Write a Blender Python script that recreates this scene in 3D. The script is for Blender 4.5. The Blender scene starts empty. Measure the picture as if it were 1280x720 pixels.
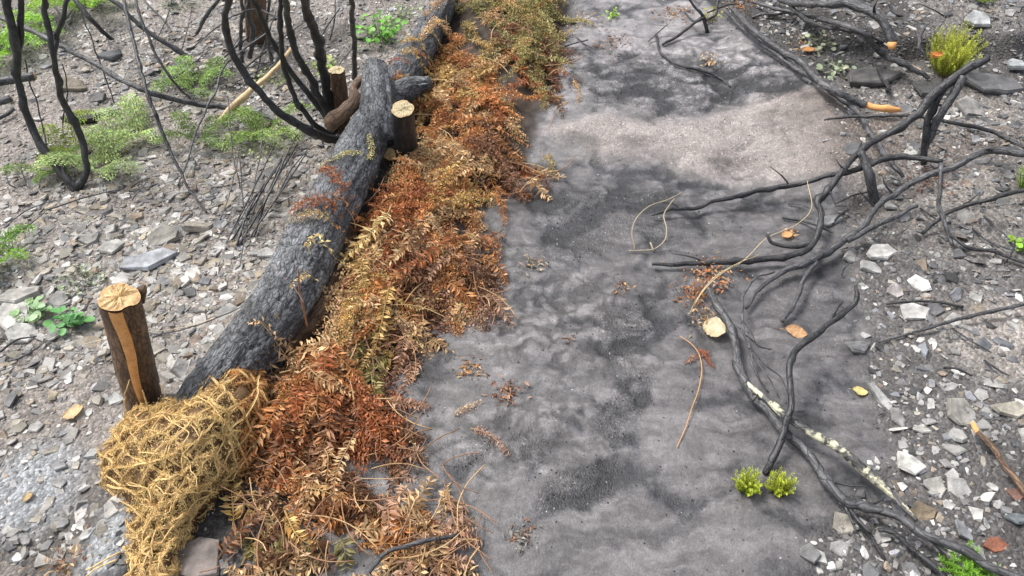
import bpy, math, random
import numpy as np
from math import radians, sin, cos, pi

# ------------------------------------------------------------------ camera, sky, sun, exposure
scene = bpy.context.scene
COL = scene.collection
FOC = 967.0; CAMH = 1.7; TILT = radians(45)
cam_d = bpy.data.cameras.new("camera"); cam = bpy.data.objects.new("camera", cam_d); COL.objects.link(cam)
cam.location = (0, 0, CAMH); cam.rotation_euler = (TILT, 0, 0)
cam_d.sensor_width = 36; cam_d.lens = 36 * FOC / 1280; cam_d.clip_start = 0.02; cam_d.clip_end = 500
scene.camera = cam
SUN_EL, SUN_AZ = radians(56), radians(-62)      # azimuth measured from +y towards +x
world = bpy.data.worlds.new("World"); scene.world = world; world.use_nodes = True
wn = world.node_tree.nodes; wl = world.node_tree.links
sky = wn.new("ShaderNodeTexSky"); sky.sky_type = 'NISHITA'; sky.sun_disc = False
sky.sun_elevation = SUN_EL; sky.sun_rotation = SUN_AZ; sky.dust_density = 4.0; sky.air_density = 1.0; sky.ozone_density = 0.6
hs = wn.new("ShaderNodeHueSaturation"); hs.inputs['Saturation'].default_value = 0.35
wl.new(sky.outputs[0], hs.inputs['Color']); wl.new(hs.outputs[0], wn['Background'].inputs['Color'])
wn['Background'].inputs['Strength'].default_value = 0.14
sd = bpy.data.lights.new("sun", 'SUN'); sd.energy = 1.8; sd.angle = radians(15); sd.color = (1.0, 0.965, 0.92)
sun = bpy.data.objects.new("sun", sd); COL.objects.link(sun); sun.location = (-3, 3, 6)
sdir = np.array([sin(SUN_AZ) * cos(SUN_EL), cos(SUN_AZ) * cos(SUN_EL), sin(SUN_EL)])
import mathutils
sun.rotation_euler = mathutils.Vector(sdir).to_track_quat('Z', 'Y').to_euler()
vs = scene.view_settings; vs.view_transform = 'Standard'; vs.look = 'None'; vs.gamma = 1; vs.exposure = 0.9; vs.use_curve_mapping = False

R = np.random.RandomState(11)
rnd = random.Random(5)

# ------------------------------------------------------------------ noise
def _h(i, j, k):
    n = (i * 374761393 + j * 668265263 + k * 2147483647 * 3 + 1013904223) & 0xffffffff
    n = ((n ^ (n >> 13)) * 1274126177) & 0xffffffff
    n = ((n ^ (n >> 15)) * 2246822519) & 0xffffffff
    return ((n ^ (n >> 16)) & 0xffff) / 65535.0
def vn(x, y, z=0.0):
    x, y, z = np.broadcast_arrays(np.asarray(x, float), np.asarray(y, float), np.asarray(z, float))
    xi, yi, zi = (np.floor(a).astype(np.int64) for a in (x, y, z))
    fx, fy, fz = x - xi, y - yi, z - zi
    fx, fy, fz = (f * f * f * (f * (f * 6 - 15) + 10) for f in (fx, fy, fz))
    r = 0
    for a in (0, 1):
        for b in (0, 1):
            for c in (0, 1):
                r = r + _h(xi + a, yi + b, zi + c) * (fx if a else 1 - fx) * (fy if b else 1 - fy) * (fz if c else 1 - fz)
    return r * 2 - 1
def fbm(x, y, z=0.0, o=4, g=0.5):
    s = 0; a = 1.0; t = 0
    for i in range(o):
        s = s + a * vn(x * 2**i + 17.3 * i, y * 2**i - 9.1 * i, z * 2**i + 3.7 * i); t += a; a *= g
    return s / t
def worley(x, y):
    xi = np.floor(x).astype(np.int64); yi = np.floor(y).astype(np.int64)
    d = np.full(np.shape(x), 9.0)
    for a in (-1, 0, 1):
        for b in (-1, 0, 1):
            cx = xi + a + _h(xi + a, yi + b, 5); cy = yi + b + _h(xi + a, yi + b, 77)
            d = np.minimum(d, (cx - x)**2 + (cy - y)**2)
    return np.sqrt(d)
def sst(a, b, x):
    t = np.clip((x - a) / (b - a), 0, 1); return t * t * (3 - 2 * t)

# ------------------------------------------------------------------ photograph rays -> places on the terrain
def ray(px, py):
    dx, dy, dz = (px - 640) / FOC, -(py - 360) / FOC, -1.0
    return np.array([dx, dy * cos(TILT) - dz * sin(TILT), dy * sin(TILT) + dz * cos(TILT)])
def PZ(px, py, z=0.0):
    d = ray(px, py); t = (z - CAMH) / d[2]
    return np.array([d[0] * t, d[1] * t, z])
def depth(p): return p[1] * sin(TILT) + (CAMH - p[2]) * cos(TILT)
def topx(x, y, z=0.0):
    dep = y * sin(TILT) + (CAMH - z) * cos(TILT)
    up = y * cos(TILT) - (CAMH - z) * sin(TILT)
    return 640 + FOC * x / dep, 360 - FOC * up / dep

def polysd(poly, x, y):
    """signed distance, positive inside"""
    P = np.array(poly); x = np.asarray(x, float); y = np.asarray(y, float)
    d = np.full(x.shape, 1e9); ins = np.zeros(x.shape, bool)
    for i in range(len(P)):
        ax, ay = P[i]; bx, by = P[(i + 1) % len(P)]
        ex, ey = bx - ax, by - ay
        t = np.clip(((x - ax) * ex + (y - ay) * ey) / (ex * ex + ey * ey + 1e-12), 0, 1)
        d = np.minimum(d, (x - ax - t * ex)**2 + (y - ay - t * ey)**2)
        c = ((ay > y) != (by > y))
        with np.errstate(divide='ignore', invalid='ignore'):
            xx = (bx - ax) * (y - ay) / (by - ay + 1e-15) + ax
        ins ^= c & (x < xx)
    d = np.sqrt(d); return np.where(ins, d, -d)
def W(pts, z=0.0): return [tuple(PZ(a, b, z)[:2]) for a, b in pts]

SILT = W([(330,900),(400,720),(420,600),(430,470),(500,390),(580,250),(640,180),(690,110),(715,40),(730,-60),(870,-70),(880,0),(900,45),(960,85),(1000,120),(1040,150),(1055,235),(1052,290),(1068,340),(1080,420),(1085,480),(1108,560),(1098,620),(1030,680),(1010,760),(1000,900)])
SAND = W([(690,170),(760,150),(860,160),(960,142),(1030,130),(1120,160),(1290,205),(1250,232),(1130,232),(1040,236),(960,228),(880,222),(820,200),(740,195)])
PILE = W([(285,580),(315,490),(370,430),(405,400),(430,330),(440,270),(470,220),(520,150),(545,100),(560,40),(600,-60),(730,-70),(700,50),(685,120),(655,200),(610,235),(590,290),(625,360),(560,385),(500,400),(465,465),(480,530),(430,555),(350,585)], 0.04)
LEDGE = W([(1040,88),(1110,108),(1180,112),(1300,120),(1700,130),(1700,-300),(1000,-300),(1000,60)])
LOGL = W([(-60,1200),(120,740),(200,520),(275,445),(395,300),(480,150),(550,20),(640,-150),(700,-300)])   # line of the log
LEFT = LOGL + W([(-3000,-300),(-3000,1200)])

LOGP = [(246,514,64),(276,476,70),(313,432,74),(358,370,73),(392,300,72),(438,215,62),(471,150,52),(509,88,42),(536,40,35),(562,-8,30)]
LOGZ = 0.105
_lz = [.035, .085] + [LOGZ] * (len(LOGP) - 2)
_lp = np.array([PZ(a, b, z_) for (a, b, w), z_ in zip(LOGP, _lz)]); _lr = np.array([w / 2 * depth(p) / FOC for p, (a, b, w) in zip(_lp, LOGP)])

def blob(x, y, px, py, rx, ry, z=0):
    c = PZ(px, py, z); ex = PZ(px + rx, py, z) - c; ey = PZ(px, py - ry, z) - c
    return np.clip(1 - np.sqrt(((x - c[0]) / ex[0])**2 + ((y - c[1]) / abs(ey[1]))**2), -1, 1)

def fields(x, y):
    x = np.asarray(x, float); y = np.asarray(y, float)
    wob = 0.05 * fbm(x * 4, y * 4, 2.2, 3)
    f = {}
    f['silt'] = sst(-0.05, 0.06, polysd(SILT, x, y) + wob * 1.3)
    f['sand'] = sst(-0.05, 0.07, polysd(SAND, x, y) + wob * 1.2)
    f['pile'] = polysd(PILE, x, y) + wob * 0.5
    f['left'] = polysd(LEFT, x, y)
    f['ledge'] = polysd(LEDGE, x, y) + wob
    # puffy silt lobes
    wx = x + 0.09 * fbm(x * 5, y * 5, 9.1, 3); wy = y + 0.09 * fbm(x * 5, y * 5, 4.4, 3)
    pf = 0.62 * (1 - worley(wx * 7, wy * 9)) + 0.28 * (1 - worley(wx * 17, wy * 21)) + 0.12 * (1 - worley(wx * 40, wy * 48))
    lo = fbm(x * 2.6 + 4, y * 3.1, 1.0, 3)
    dk = 0; bwx = .24 * fbm(x * 4.5, y * 3.5, 31.1, 4, .6); bwy = .20 * fbm(x * 4.5, y * 3.5, 44.4, 4, .6)
    for (px, py, rx, ry, s) in [(800,112,150,38,1.0),(690,290,130,60,.8),(775,505,70,44,.8),(720,600,105,60,.62),(700,640,60,40,.5),(745,560,50,30,.45),(735,420,80,45,.6),(760,240,120,34,.7),(860,285,80,40,.5),(640,680,70,50,.5),
                                (600,560,60,80,.35),(1000,385,90,60,.35),(820,385,60,60,.5),(930,130,80,30,.5),(880,640,60,90,-.3),(640,400,90,60,-.45),(860,555,60,60,-.55),(780,680,150,60,-.35),(1010,490,90,80,-.25),(700,530,120,22,-.7),(900,350,60,30,.3),(780,60,90,30,-.4),(560,500,60,50,-.3)]:
        dk = dk + s * sst(-.15, .75, blob(x + bwx, y + bwy, px, py, rx, ry))
    f['pale'] = .72 * sst(0.25, 0.58, 0.95 * pf + 0.34 * lo - 0.30 * dk + 0.02) + .28 * sst(-.35, .4, fbm(x * 9 + y * 3, y * 22, 3.1, 4, .6) - .3 * dk)
    f['grit'] = sst(0.35, 0.9, dk + 0.5 * fbm(x * 6, y * 8, 8.8, 3) + 0.15)
    f['pf'] = pf; f['lo'] = lo
    return f

def terr(x, y, f=None):
    x = np.asarray(x, float); y = np.asarray(y, float)
    if f is None: f = fields(x, y)
    s = f['silt']; sn = f['sand']
    rockn = 0.016 * fbm(x * 6, y * 6, 0.3, 5, .6) + 0.006 * fbm(x * 40, y * 40, 1.3, 3, .6)
    h = (1 - s) * (1 - .7 * sn) * rockn
    h = h + s * (0.006 * (f['pale'] - .5) + 0.008 * (f['pf'] - .5) + 0.012 * f['lo'] + .0015 * fbm(x * 45, y * 45, 2.1, 3, .6))
    right = np.clip(x - 0.85 + 0.04 * (y - 1.5), 0, 4)
    h = h + 0.13 * right * sst(0, .3, right)
    h = h + 0.085 * sst(-0.02, 0.035, f['ledge']) + 0.04 * np.clip(f['ledge'], 0, 1)
    h = h - 0.075 * sst(-0.02, 0.20, f['left'])
    h = h + 0.03 * sst(2.45, 2.75, y + 0.1 * x) * s + 0.02 * sn * sst(2.2, 2.4, y)
    h = h + 0.05 * np.clip(y - 2.6, 0, 6)
    pl = f['pile']
    h = h + 0.055 * sst(-0.01, 0.13, pl) * (1 + 0.5 * fbm(x * 5, y * 5, 6.6, 3)) + np.where(pl > -0.05, 0.008 * fbm(x * 30, y * 30, 3.3, 2), 0)
    return h
def axis(lo, hi, st, far):
    c = np.arange(lo, hi, st); o = [hi]; s = st
    while o[-1] < far: s *= 1.25; o.append(o[-1] + s)
    l = [lo]; s = st
    while l[-1] > -far: s *= 1.25; l.append(l[-1] - s)
    return np.concatenate([l[::-1][:-1], c, o])
gx = axis(-2.7, 2.9, .0085, 60); gy = axis(.62, 4.3, .0085, 60)
GX, GY = np.meshgrid(gx, gy); GFLD = fields(GX, GY); GZ = terr(GX, GY, GFLD)
def look(A, x, y):
    x = np.clip(np.asarray(x, float), gx[0], gx[-1] - 1e-6); y = np.clip(np.asarray(y, float), gy[0], gy[-1] - 1e-6)
    i = np.clip(np.searchsorted(gx, x, 'right') - 1, 0, len(gx) - 2); j = np.clip(np.searchsorted(gy, y, 'right') - 1, 0, len(gy) - 2)
    a = (x - gx[i]) / (gx[i + 1] - gx[i]); b = (y - gy[j]) / (gy[j + 1] - gy[j])
    return A[j, i] * (1 - a) * (1 - b) + A[j, i + 1] * a * (1 - b) + A[j + 1, i] * (1 - a) * b + A[j + 1, i + 1] * a * b
def fields(x, y): return {k: look(v, x, y) for k, v in GFLD.items()}
def terr(x, y, f=None): return look(GZ, x, y)
def T1(x, y): return float(look(GZ, x, y))
def P(px, py, h=0.0):
    z = 0.0
    for _ in range(5):
        p = PZ(px, py, z + h); z = T1(p[0], p[1])
    return PZ(px, py, z + h)

def logtop(x, y):
    x = np.asarray(x, float); y = np.asarray(y, float); best = np.full(x.shape, -1.0)
    for i in range(len(_lp) - 1):
        a, b = _lp[i], _lp[i + 1]; e = b - a
        t = np.clip(((x - a[0]) * e[0] + (y - a[1]) * e[1]) / (e[0]**2 + e[1]**2), 0, 1)
        d2 = (x - a[0] - t * e[0])**2 + (y - a[1] - t * e[1])**2
        r = _lr[i] + t * (_lr[i + 1] - _lr[i])
        z = a[2] + t * e[2] + np.sqrt(np.clip(r * r - d2, 0, None))
        best = np.where(d2 < r * r, np.maximum(best, z), best)
    return best
def surf(x, y): return np.maximum(terr(x, y), logtop(x, y))

# ------------------------------------------------------------------ mesh building
class Geo:
    def __init__(s): s.V = []; s.F = []; s.C = []; s.TC = []; s.M = []; s.n = 0
    def add(s, V, F, col=(1, 1, 1), tc=None):
        V = np.asarray(V, float).reshape(-1, 3); s.V.append(V)
        c = np.asarray(col, float)
        if c.ndim == 1: c = np.tile(c[:3], (len(V), 1))
        s.C.append(c)
        s.TC.append(V if tc is None else tc)
        if not isinstance(F, list): F = [F]
        for f in F: s.F.append(np.asarray(f, np.int64) + s.n)
        s.n += len(V)
    def merge(s, g):
        for V, C, TC in zip(g.V, g.C, g.TC): s.V.append(V); s.C.append(C); s.TC.append(TC)
        for f in g.F: s.F.append(f + s.n)
        s.n += g.n
    def arr(s): return np.concatenate(s.V), np.concatenate(s.C), np.concatenate(s.TC)

def tag(o, label=None, cat=None, group=None, kind=None):
    for k, v in (('label', label), ('category', cat), ('group', group), ('kind', kind)):
        if v: o[k] = v
    return o
def empty(name, loc, label=None, cat=None, group=None):
    o = bpy.data.objects.new(name, None); COL.objects.link(o); o.location = loc; o.empty_display_size = .05
    return tag(o, label, cat, group)
def build(name, g, mat, parent=None, smooth=True, origin=None):
    V, C, TC = g.arr()
    if origin is None:
        origin = np.array(parent.location) if parent is not None and parent.parent is None else (np.zeros(3) if parent is not None else np.array([V[:, 0].mean(), V[:, 1].mean(), V[:, 2].min()]))
        if parent is not None and parent.parent is not None: origin = np.array(parent.parent.location)
    origin = np.array(origin, float)
    me = bpy.data.meshes.new(name)
    me.vertices.add(len(V)); me.vertices.foreach_set('co', (V - origin).astype(np.float32).ravel())
    idx = []; st = []; tot = []; c = 0
    for f in g.F:
        k = f.shape[1]; idx.append(f.ravel()); st.append(c + np.arange(len(f)) * k); tot.append(np.full(len(f), k)); c += f.size
    idx = np.concatenate(idx); st = np.concatenate(st); tot = np.concatenate(tot)
    me.loops.add(len(idx)); me.loops.foreach_set('vertex_index', idx.astype(np.int32))
    me.polygons.add(len(st)); me.polygons.foreach_set('loop_start', st.astype(np.int32)); me.polygons.foreach_set('loop_total', tot.astype(np.int32))
    me.update(calc_edges=True)
    me.polygons.foreach_set('use_smooth', np.full(len(st), smooth))
    a = me.color_attributes.new('Col', 'FLOAT_COLOR', 'POINT')
    a.data.foreach_set('color', np.concatenate([C, np.ones((len(C), 1))], 1).astype(np.float32).ravel())
    t = me.attributes.new('tc', 'FLOAT_VECTOR', 'POINT'); t.data.foreach_set('vector', TC.astype(np.float32).ravel())
    me.materials.append(mat)
    me.validate()
    o = bpy.data.objects.new(name, me); COL.objects.link(o)
    if parent is not None:
        o.parent = parent
    else: o.location = origin
    return o

def catmull(P_, m):
    P_ = np.asarray(P_, float); Q = np.vstack([2 * P_[0] - P_[1], P_, 2 * P_[-1] - P_[-2]]); out = []
    for i in range(1, len(Q) - 2):
        t = np.linspace(0, 1, m, endpoint=False)[:, None]
        out.append(0.5 * (2 * Q[i] + (Q[i + 1] - Q[i - 1]) * t + (2 * Q[i - 1] - 5 * Q[i] + 4 * Q[i + 1] - Q[i + 2]) * t**2 + (3 * Q[i] - Q[i - 1] - 3 * Q[i + 1] + Q[i + 2]) * t**3))
    out.append(Q[-2][None]); return np.vstack(out)
def tube(pts, rad, sides=10, seg=0.012, amp=0.12, kink=0.0, col=(1, 1, 1), cap=True, seed=0, fr=25., taper=False, g=None, rawdisp=None, up=None):
    """smooth tube through pts with radii rad; bumpy skin; ends closed"""
    if g is None: g = Geo()
    pts = np.asarray(pts, float); rad = np.asarray(rad, float)
    L = np.linalg.norm(np.diff(pts, axis=0), axis=1).sum(); m = max(2, int(L / seg / max(1, len(pts) - 1)))
    S = catmull(np.hstack([pts, rad[:, None]]), m); C = S[:, :3]; r = np.abs(S[:, 3])
    s = np.concatenate([[0], np.cumsum(np.linalg.norm(np.diff(C, axis=0), axis=1))])
    if kink:
        k = kink * np.minimum(1, s / .04)[:, None]
        C = C + k * np.stack([fbm(s * 14, seed + 1.5, 0, 3), fbm(s * 14, seed + 7.5, 0, 3), .6 * fbm(s * 14, seed + 13.5, 0, 3)], 1)
    Tn = np.gradient(C, axis=0); Tn /= np.linalg.norm(Tn, axis=1)[:, None] + 1e-12
    u = np.cross(Tn[0], [0, 0, 1.0] if up is None else up)
    if np.linalg.norm(u) < 1e-3: u = np.cross(Tn[0], [1, 0, 0])
    U = np.zeros_like(C); 
    for i in range(len(C)):
        u = u - Tn[i] * u.dot(Tn[i]); u /= np.linalg.norm(u) + 1e-12; U[i] = u
    B = np.cross(Tn, U)
    th = np.linspace(0, 2 * pi, sides, endpoint=False)
    ct, sn_ = np.cos(th)[None], np.sin(th)[None]
    d = 1 + amp * fbm(ct * 1.3 + seed * 3.1, sn_ * 1.3, s[:, None] * fr, 3)
    rr = r[:, None] * d
    if rawdisp is not None: rr = rr + rawdisp(ct, sn_, s[:, None], r[:, None])
    V = C[:, None] + rr[..., None] * (ct[..., None] * U[:, None] + sn_[..., None] * B[:, None])
    tc = np.stack([r.mean() * ct + 0 * rr, r.mean() * sn_ + 0 * rr, s[:, None] + 0 * rr], -1).reshape(-1, 3) + np.array([seed * 1.7, 0, seed * .9])
    n = len(C); i = np.arange(n - 1)[:, None] * sides; j = np.arange(sides)[None]; j2 = (j + 1) % sides
    F = np.stack([i + j, i + sides + j, i + sides + j2, i + j2], -1).reshape(-1, 4)[:, ::-1]
    V = V.reshape(-1, 3); Fl = [F]
    if cap:
        V = np.vstack([V, C[0] - Tn[0] * r[0] * .3, C[-1] + Tn[-1] * r[-1] * .3]); tc = np.vstack([tc, tc[0], tc[-1]])
        a = n * sides; k = np.arange(sides); k2 = (k + 1) % sides
        Fl += [np.stack([np.full(sides, a), k, k2], 1)[:, ::-1], np.stack([np.full(sides, a + 1), (n - 1) * sides + k2, (n - 1) * sides + k], 1)[:, ::-1]]
    c = np.asarray(col, float)
    if callable(col): pass
    g.add(V, Fl, c, tc)
    g.last = dict(C=C, r=r, T=Tn, U=U, B=B, s=s, V=V, rr=rr)
    return g

def leaves(g, b, d, nrm, L, w, col, fold=0.25, mid=.45, bend=.12):
    """vector of folded leaf blades: base, direction, normal, length, width"""
    d = d / (np.linalg.norm(d, axis=1)[:, None] + 1e-12)
    sd_ = np.cross(nrm, d); sd_ /= np.linalg.norm(sd_, axis=1)[:, None] + 1e-12
    nn = np.cross(d, sd_); L = np.asarray(L)[:, None]; w = np.asarray(w)[:, None]
    m = b + d * L * mid
    V = np.stack([b, m + sd_ * w * .5 + nn * w * fold, b + d * L * (1 - .3 * np.abs(bend)) - nn * L * bend, m - sd_ * w * .5 + nn * w * fold], 1)
    n = len(b); k = np.arange(n)[:, None] * 4
    F = np.concatenate([k + [0, 1, 2], k + [0, 2, 3]])
    g.add(V.reshape(-1, 3), F, np.repeat(col, 4, axis=0))

# ------------------------------------------------------------------ materials
def mat(name): 
    m = bpy.data.materials.new(name); m.use_nodes = True; nt = m.node_tree
    return m, nt, nt.nodes, nt.links, nt.nodes['Principled BSDF']
def N(nt, t, **kw):
    n = nt.nodes.new('ShaderNode' + t)
    for k, v in kw.items():
        if k in n.inputs: n.inputs[k].default_value = v
        else: setattr(n, k, v)
    return n
def math_(nt, op, a, b=None, clamp=False):
    n = nt.nodes.new('ShaderNodeMath'); n.operation = op; n.use_clamp = clamp
    for i, v in enumerate((a, b)):
        if v is None: continue
        if isinstance(v, (int, float)): n.inputs[i].default_value = v
        else: nt.links.new(v, n.inputs[i])
    return n.outputs[0]
def mixc(nt, fac, a, b, mode='MIX'):
    n = nt.nodes.new('ShaderNodeMix'); n.data_type = 'RGBA'; n.blend_type = mode
    for i, v in ((0, fac), (6, a), (7, b)):
        if isinstance(v, (int, float)): n.inputs[i].default_value = v
        elif isinstance(v, tuple): n.inputs[i].default_value = (*v[:3], 1)
        else: nt.links.new(v, n.inputs[i])
    return n.outputs[2]
def ramp(nt, fac, pts):
    n = nt.nodes.new('ShaderNodeValToRGB'); nt.links.new(fac, n.inputs[0]); e = n.color_ramp.elements
    while len(e) < len(pts): e.new(.5)
    for k, (p, c) in enumerate(pts): e[k].position = p; e[k].color = (*(c if isinstance(c, tuple) else (c, c, c)), 1)
    return n.outputs[0]
def attr(nt, nm): return N(nt, 'Attribute', attribute_name=nm)
def noise(nt, vec, scale, detail=3, rough=.55):
    n = N(nt, 'TexNoise', Scale=scale, Detail=detail, Roughness=rough); nt.links.new(vec, n.inputs['Vector']); return n.outputs['Fac']
def voro(nt, vec, scale, feature='F1', rnd_=1.0):
    n = N(nt, 'TexVoronoi', Scale=scale, Randomness=rnd_); n.feature = feature; nt.links.new(vec, n.inputs['Vector']); return n
def bump(nt, b, height, strength=.5, dist=.003, normal=None):
    n = N(nt, 'Bump', Strength=strength, Distance=dist); nt.links.new(height, n.inputs['Height'])
    if normal is not None: nt.links.new(normal, n.inputs['Normal'])
    if b is not None: nt.links.new(n.outputs[0], b.inputs['Normal'])
    return n.outputs[0]

def ground_mat():
    m, nt, ns, ln, b = mat('ground_earth')
    co = N(nt, 'TexCoord').outputs['Object']; c = attr(nt, 'Col').outputs['Color']
    gr = attr(nt, 'grit').outputs['Fac']; rk = attr(nt, 'rock').outputs['Fac']
    n1 = noise(nt, co, 9, 4); n2 = noise(nt, co, 70, 4, .65); n3 = noise(nt, co, 420, 2, .7)
    v1 = voro(nt, co, 230); v2 = voro(nt, co, 120)
    s1 = ramp(nt, v1.outputs['Color'], [(0, .25), (.5, .8), (.85, 1.4), (1, 3.4)])
    s2 = ramp(nt, v2.outputs['Color'], [(0, .45), (.5, .85), (1, 2.0)])
    k = math_(nt, 'ADD', math_(nt, 'MULTIPLY', n2, .9), .55)
    k = math_(nt, 'MULTIPLY', k, math_(nt, 'ADD', math_(nt, 'MULTIPLY', n3, .9), .55))
    k = math_(nt, 'MULTIPLY', k, math_(nt, 'ADD', math_(nt, 'MULTIPLY', n1, .35), .83))
    col = mixc(nt, 1.0, c, k, 'MULTIPLY')
    col = mixc(nt, math_(nt, 'MULTIPLY', gr, .8), col, mixc(nt, 1.0, col, s1, 'MULTIPLY'))
    col = mixc(nt, math_(nt, 'MULTIPLY', rk, .8), col, mixc(nt, 1.0, col, s2, 'MULTIPLY'))
    si = attr(nt, 'siltm').outputs['Fac']
    wn1 = N(nt, 'TexNoise', Scale=7.0, Detail=3.0); ln.new(co, wn1.inputs['Vector'])
    wa = N(nt, 'VectorMath', operation='MULTIPLY_ADD'); ln.new(wn1.outputs['Color'], wa.inputs[0]); wa.inputs[1].default_value = (.16, .16, .16); ln.new(co, wa.inputs[2])
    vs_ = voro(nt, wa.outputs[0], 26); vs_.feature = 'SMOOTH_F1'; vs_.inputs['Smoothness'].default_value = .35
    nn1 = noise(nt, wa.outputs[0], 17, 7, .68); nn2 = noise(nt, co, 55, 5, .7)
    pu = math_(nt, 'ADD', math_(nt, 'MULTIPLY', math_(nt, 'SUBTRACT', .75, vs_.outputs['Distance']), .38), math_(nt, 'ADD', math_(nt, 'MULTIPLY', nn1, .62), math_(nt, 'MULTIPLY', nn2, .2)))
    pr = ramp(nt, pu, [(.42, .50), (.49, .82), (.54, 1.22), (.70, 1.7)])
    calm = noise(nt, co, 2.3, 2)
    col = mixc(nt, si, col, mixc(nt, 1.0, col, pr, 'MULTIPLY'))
    mp2 = N(nt, 'Mapping'); mp2.inputs['Scale'].default_value = (5, 24, 8); mp2.inputs['Rotation'].default_value = (0, 0, .35); ln.new(wa.outputs[0], mp2.inputs['Vector'])
    stk = noise(nt, mp2.outputs[0], 1.0, 5, .6); sm_ = attr(nt, 'silta').outputs['Fac']
    pa = attr(nt, 'pale').outputs['Fac']; nf = noise(nt, wa.outputs[0], 34, 8, .72)
    brk = math_(nt, 'ADD', math_(nt, 'MULTIPLY', pa, .42), math_(nt, 'MULTIPLY', nf, .75))
    col = mixc(nt, sm_, col, mixc(nt, 1.0, col, ramp(nt, brk, [(.42, .60), (.51, .84), (.57, 1.12), (.78, 1.34)]), 'MULTIPLY'))
    col = mixc(nt, sm_, col, mixc(nt, 1.0, col, ramp(nt, noise(nt, co, 260, 3, .8), [(.30, .75), (.5, 1.0), (.72, 1.3)]), 'MULTIPLY'))
    col = mixc(nt, sm_, col, mixc(nt, 1.0, col, ramp(nt, stk, [(.36, .62), (.5, .98), (.64, 1.32)]), 'MULTIPLY'))
    ln.new(col, b.inputs['Base Color'])
    ln.new(math_(nt, 'SUBTRACT', .8, math_(nt, 'MULTIPLY', sm_, .28)), b.inputs['Roughness']); b.inputs['Specular IOR Level'].default_value = .5
    h = math_(nt, 'ADD', math_(nt, 'MULTIPLY', n2, .7), math_(nt, 'MULTIPLY', n3, .35))
    h = math_(nt, 'ADD', h, math_(nt, 'MULTIPLY', math_(nt, 'MULTIPLY', v1.outputs['Distance'], gr), -.45))
    h = math_(nt, 'ADD', h, math_(nt, 'MULTIPLY', math_(nt, 'MULTIPLY', v2.outputs['Distance'], rk), -1.6))
    nb = bump(nt, None, math_(nt, 'MULTIPLY', pu, si), .5, .02)
    bump(nt, b, h, .75, .004, nb)
    return m
def stone_mat():
    m, nt, ns, ln, b = mat('slate_stone')
    co = N(nt, 'TexCoord').outputs['Object']; c = attr(nt, 'Col').outputs['Color']
    n1 = noise(nt, co, 35, 5, .7); n2 = noise(nt, co, 300, 2)
    k = math_(nt, 'MULTIPLY', math_(nt, 'ADD', math_(nt, 'MULTIPLY', n1, 1.4), .3), ramp(nt, noise(nt, co, 14, 4, .6), [(.35, .55), (.6, 1.0)]))
    ln.new(mixc(nt, 1.0, c, k, 'MULTIPLY'), b.inputs['Base Color']); b.inputs['Roughness'].default_value = .7
    bump(nt, b, math_(nt, 'ADD', n1, math_(nt, 'MULTIPLY', n2, .3)), .8, .006)
    return m
def char_mat(name, dark, light, crack=(46, 46, 15), lichen=None, amt=.5, dist=.004, rough=.62, fiss=False):
    m, nt, ns, ln, b = mat(name)
    tc = attr(nt, 'tc').outputs['Vector']
    mp = N(nt, 'Mapping'); mp.inputs['Scale'].default_value = crack; ln.new(tc, mp.inputs['Vector'])
    wz = N(nt, 'TexNoise', Scale=16.0, Detail=3.0); ln.new(tc, wz.inputs['Vector'])
    add = N(nt, 'VectorMath', operation='MULTIPLY_ADD'); ln.new(wz.outputs['Color'], add.inputs[0]); add.inputs[1].default_value = (2.2, 2.2, 2.2); ln.new(mp.outputs[0], add.inputs[2])
    v = voro(nt, add.outputs[0], 1.0, 'DISTANCE_TO_EDGE'); v2 = voro(nt, add.outputs[0], 2.3, 'DISTANCE_TO_EDGE')
    e = ramp(nt, v.outputs['Distance'], [(0.0, .12), (.10, .8), (.4, 1.0)])
    e2 = ramp(nt, v2.outputs['Distance'], [(0.0, 0.45), (.12, 1.0)])
    n1 = noise(nt, tc, 18, 4); n2 = noise(nt, tc, 160, 3, .7)
    f = math_(nt, 'MULTIPLY', math_(nt, 'MULTIPLY', e, e2), ramp(nt, math_(nt, 'ADD', math_(nt, 'MULTIPLY', n1, .6), math_(nt, 'MULTIPLY', n2, .4)), [(.3, .1), (.7, 1.0)]))
    col = mixc(nt, f, dark, light)
    if fiss:
        mp4 = N(nt, 'Mapping'); mp4.inputs['Scale'].default_value = (24, 24, 6); ln.new(tc, mp4.inputs['Vector'])
        ad4 = N(nt, 'VectorMath', operation='MULTIPLY_ADD'); ln.new(wz.outputs['Color'], ad4.inputs[0]); ad4.inputs[1].default_value = (1.6, 1.6, 1.6); ln.new(mp4.outputs[0], ad4.inputs[2])
        v4 = voro(nt, ad4.outputs[0], 1.0, 'DISTANCE_TO_EDGE'); col = mixc(nt, 1.0, col, ramp(nt, v4.outputs['Distance'], [(0, .15), (.05, .8), (.12, 1.0)]), 'MULTIPLY')
        col = mixc(nt, 1.0, col, ramp(nt, noise(nt, tc, 7, 4), [(.35, .55), (.65, 1.15)]), 'MULTIPLY')
    if lichen:
        lm = ramp(nt, noise(nt, tc, 24, 5, .6), [(1 - amt, 0.0), (1 - amt + .06, 1.0)])
        col = mixc(nt, lm, col, lichen)
    at = attr(nt, 'Col').outputs['Color']
    col = mixc(nt, 1.0, col, at, 'MULTIPLY')
    ln.new(col, b.inputs['Base Color']); b.inputs['Roughness'].default_value = rough
    h = math_(nt, 'ADD', math_(nt, 'MULTIPLY', e, .8), math_(nt, 'ADD', math_(nt, 'MULTIPLY', e2, .3), math_(nt, 'MULTIPLY', n2, .35)))
    bump(nt, b, h, .9, dist)
    return m
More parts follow.
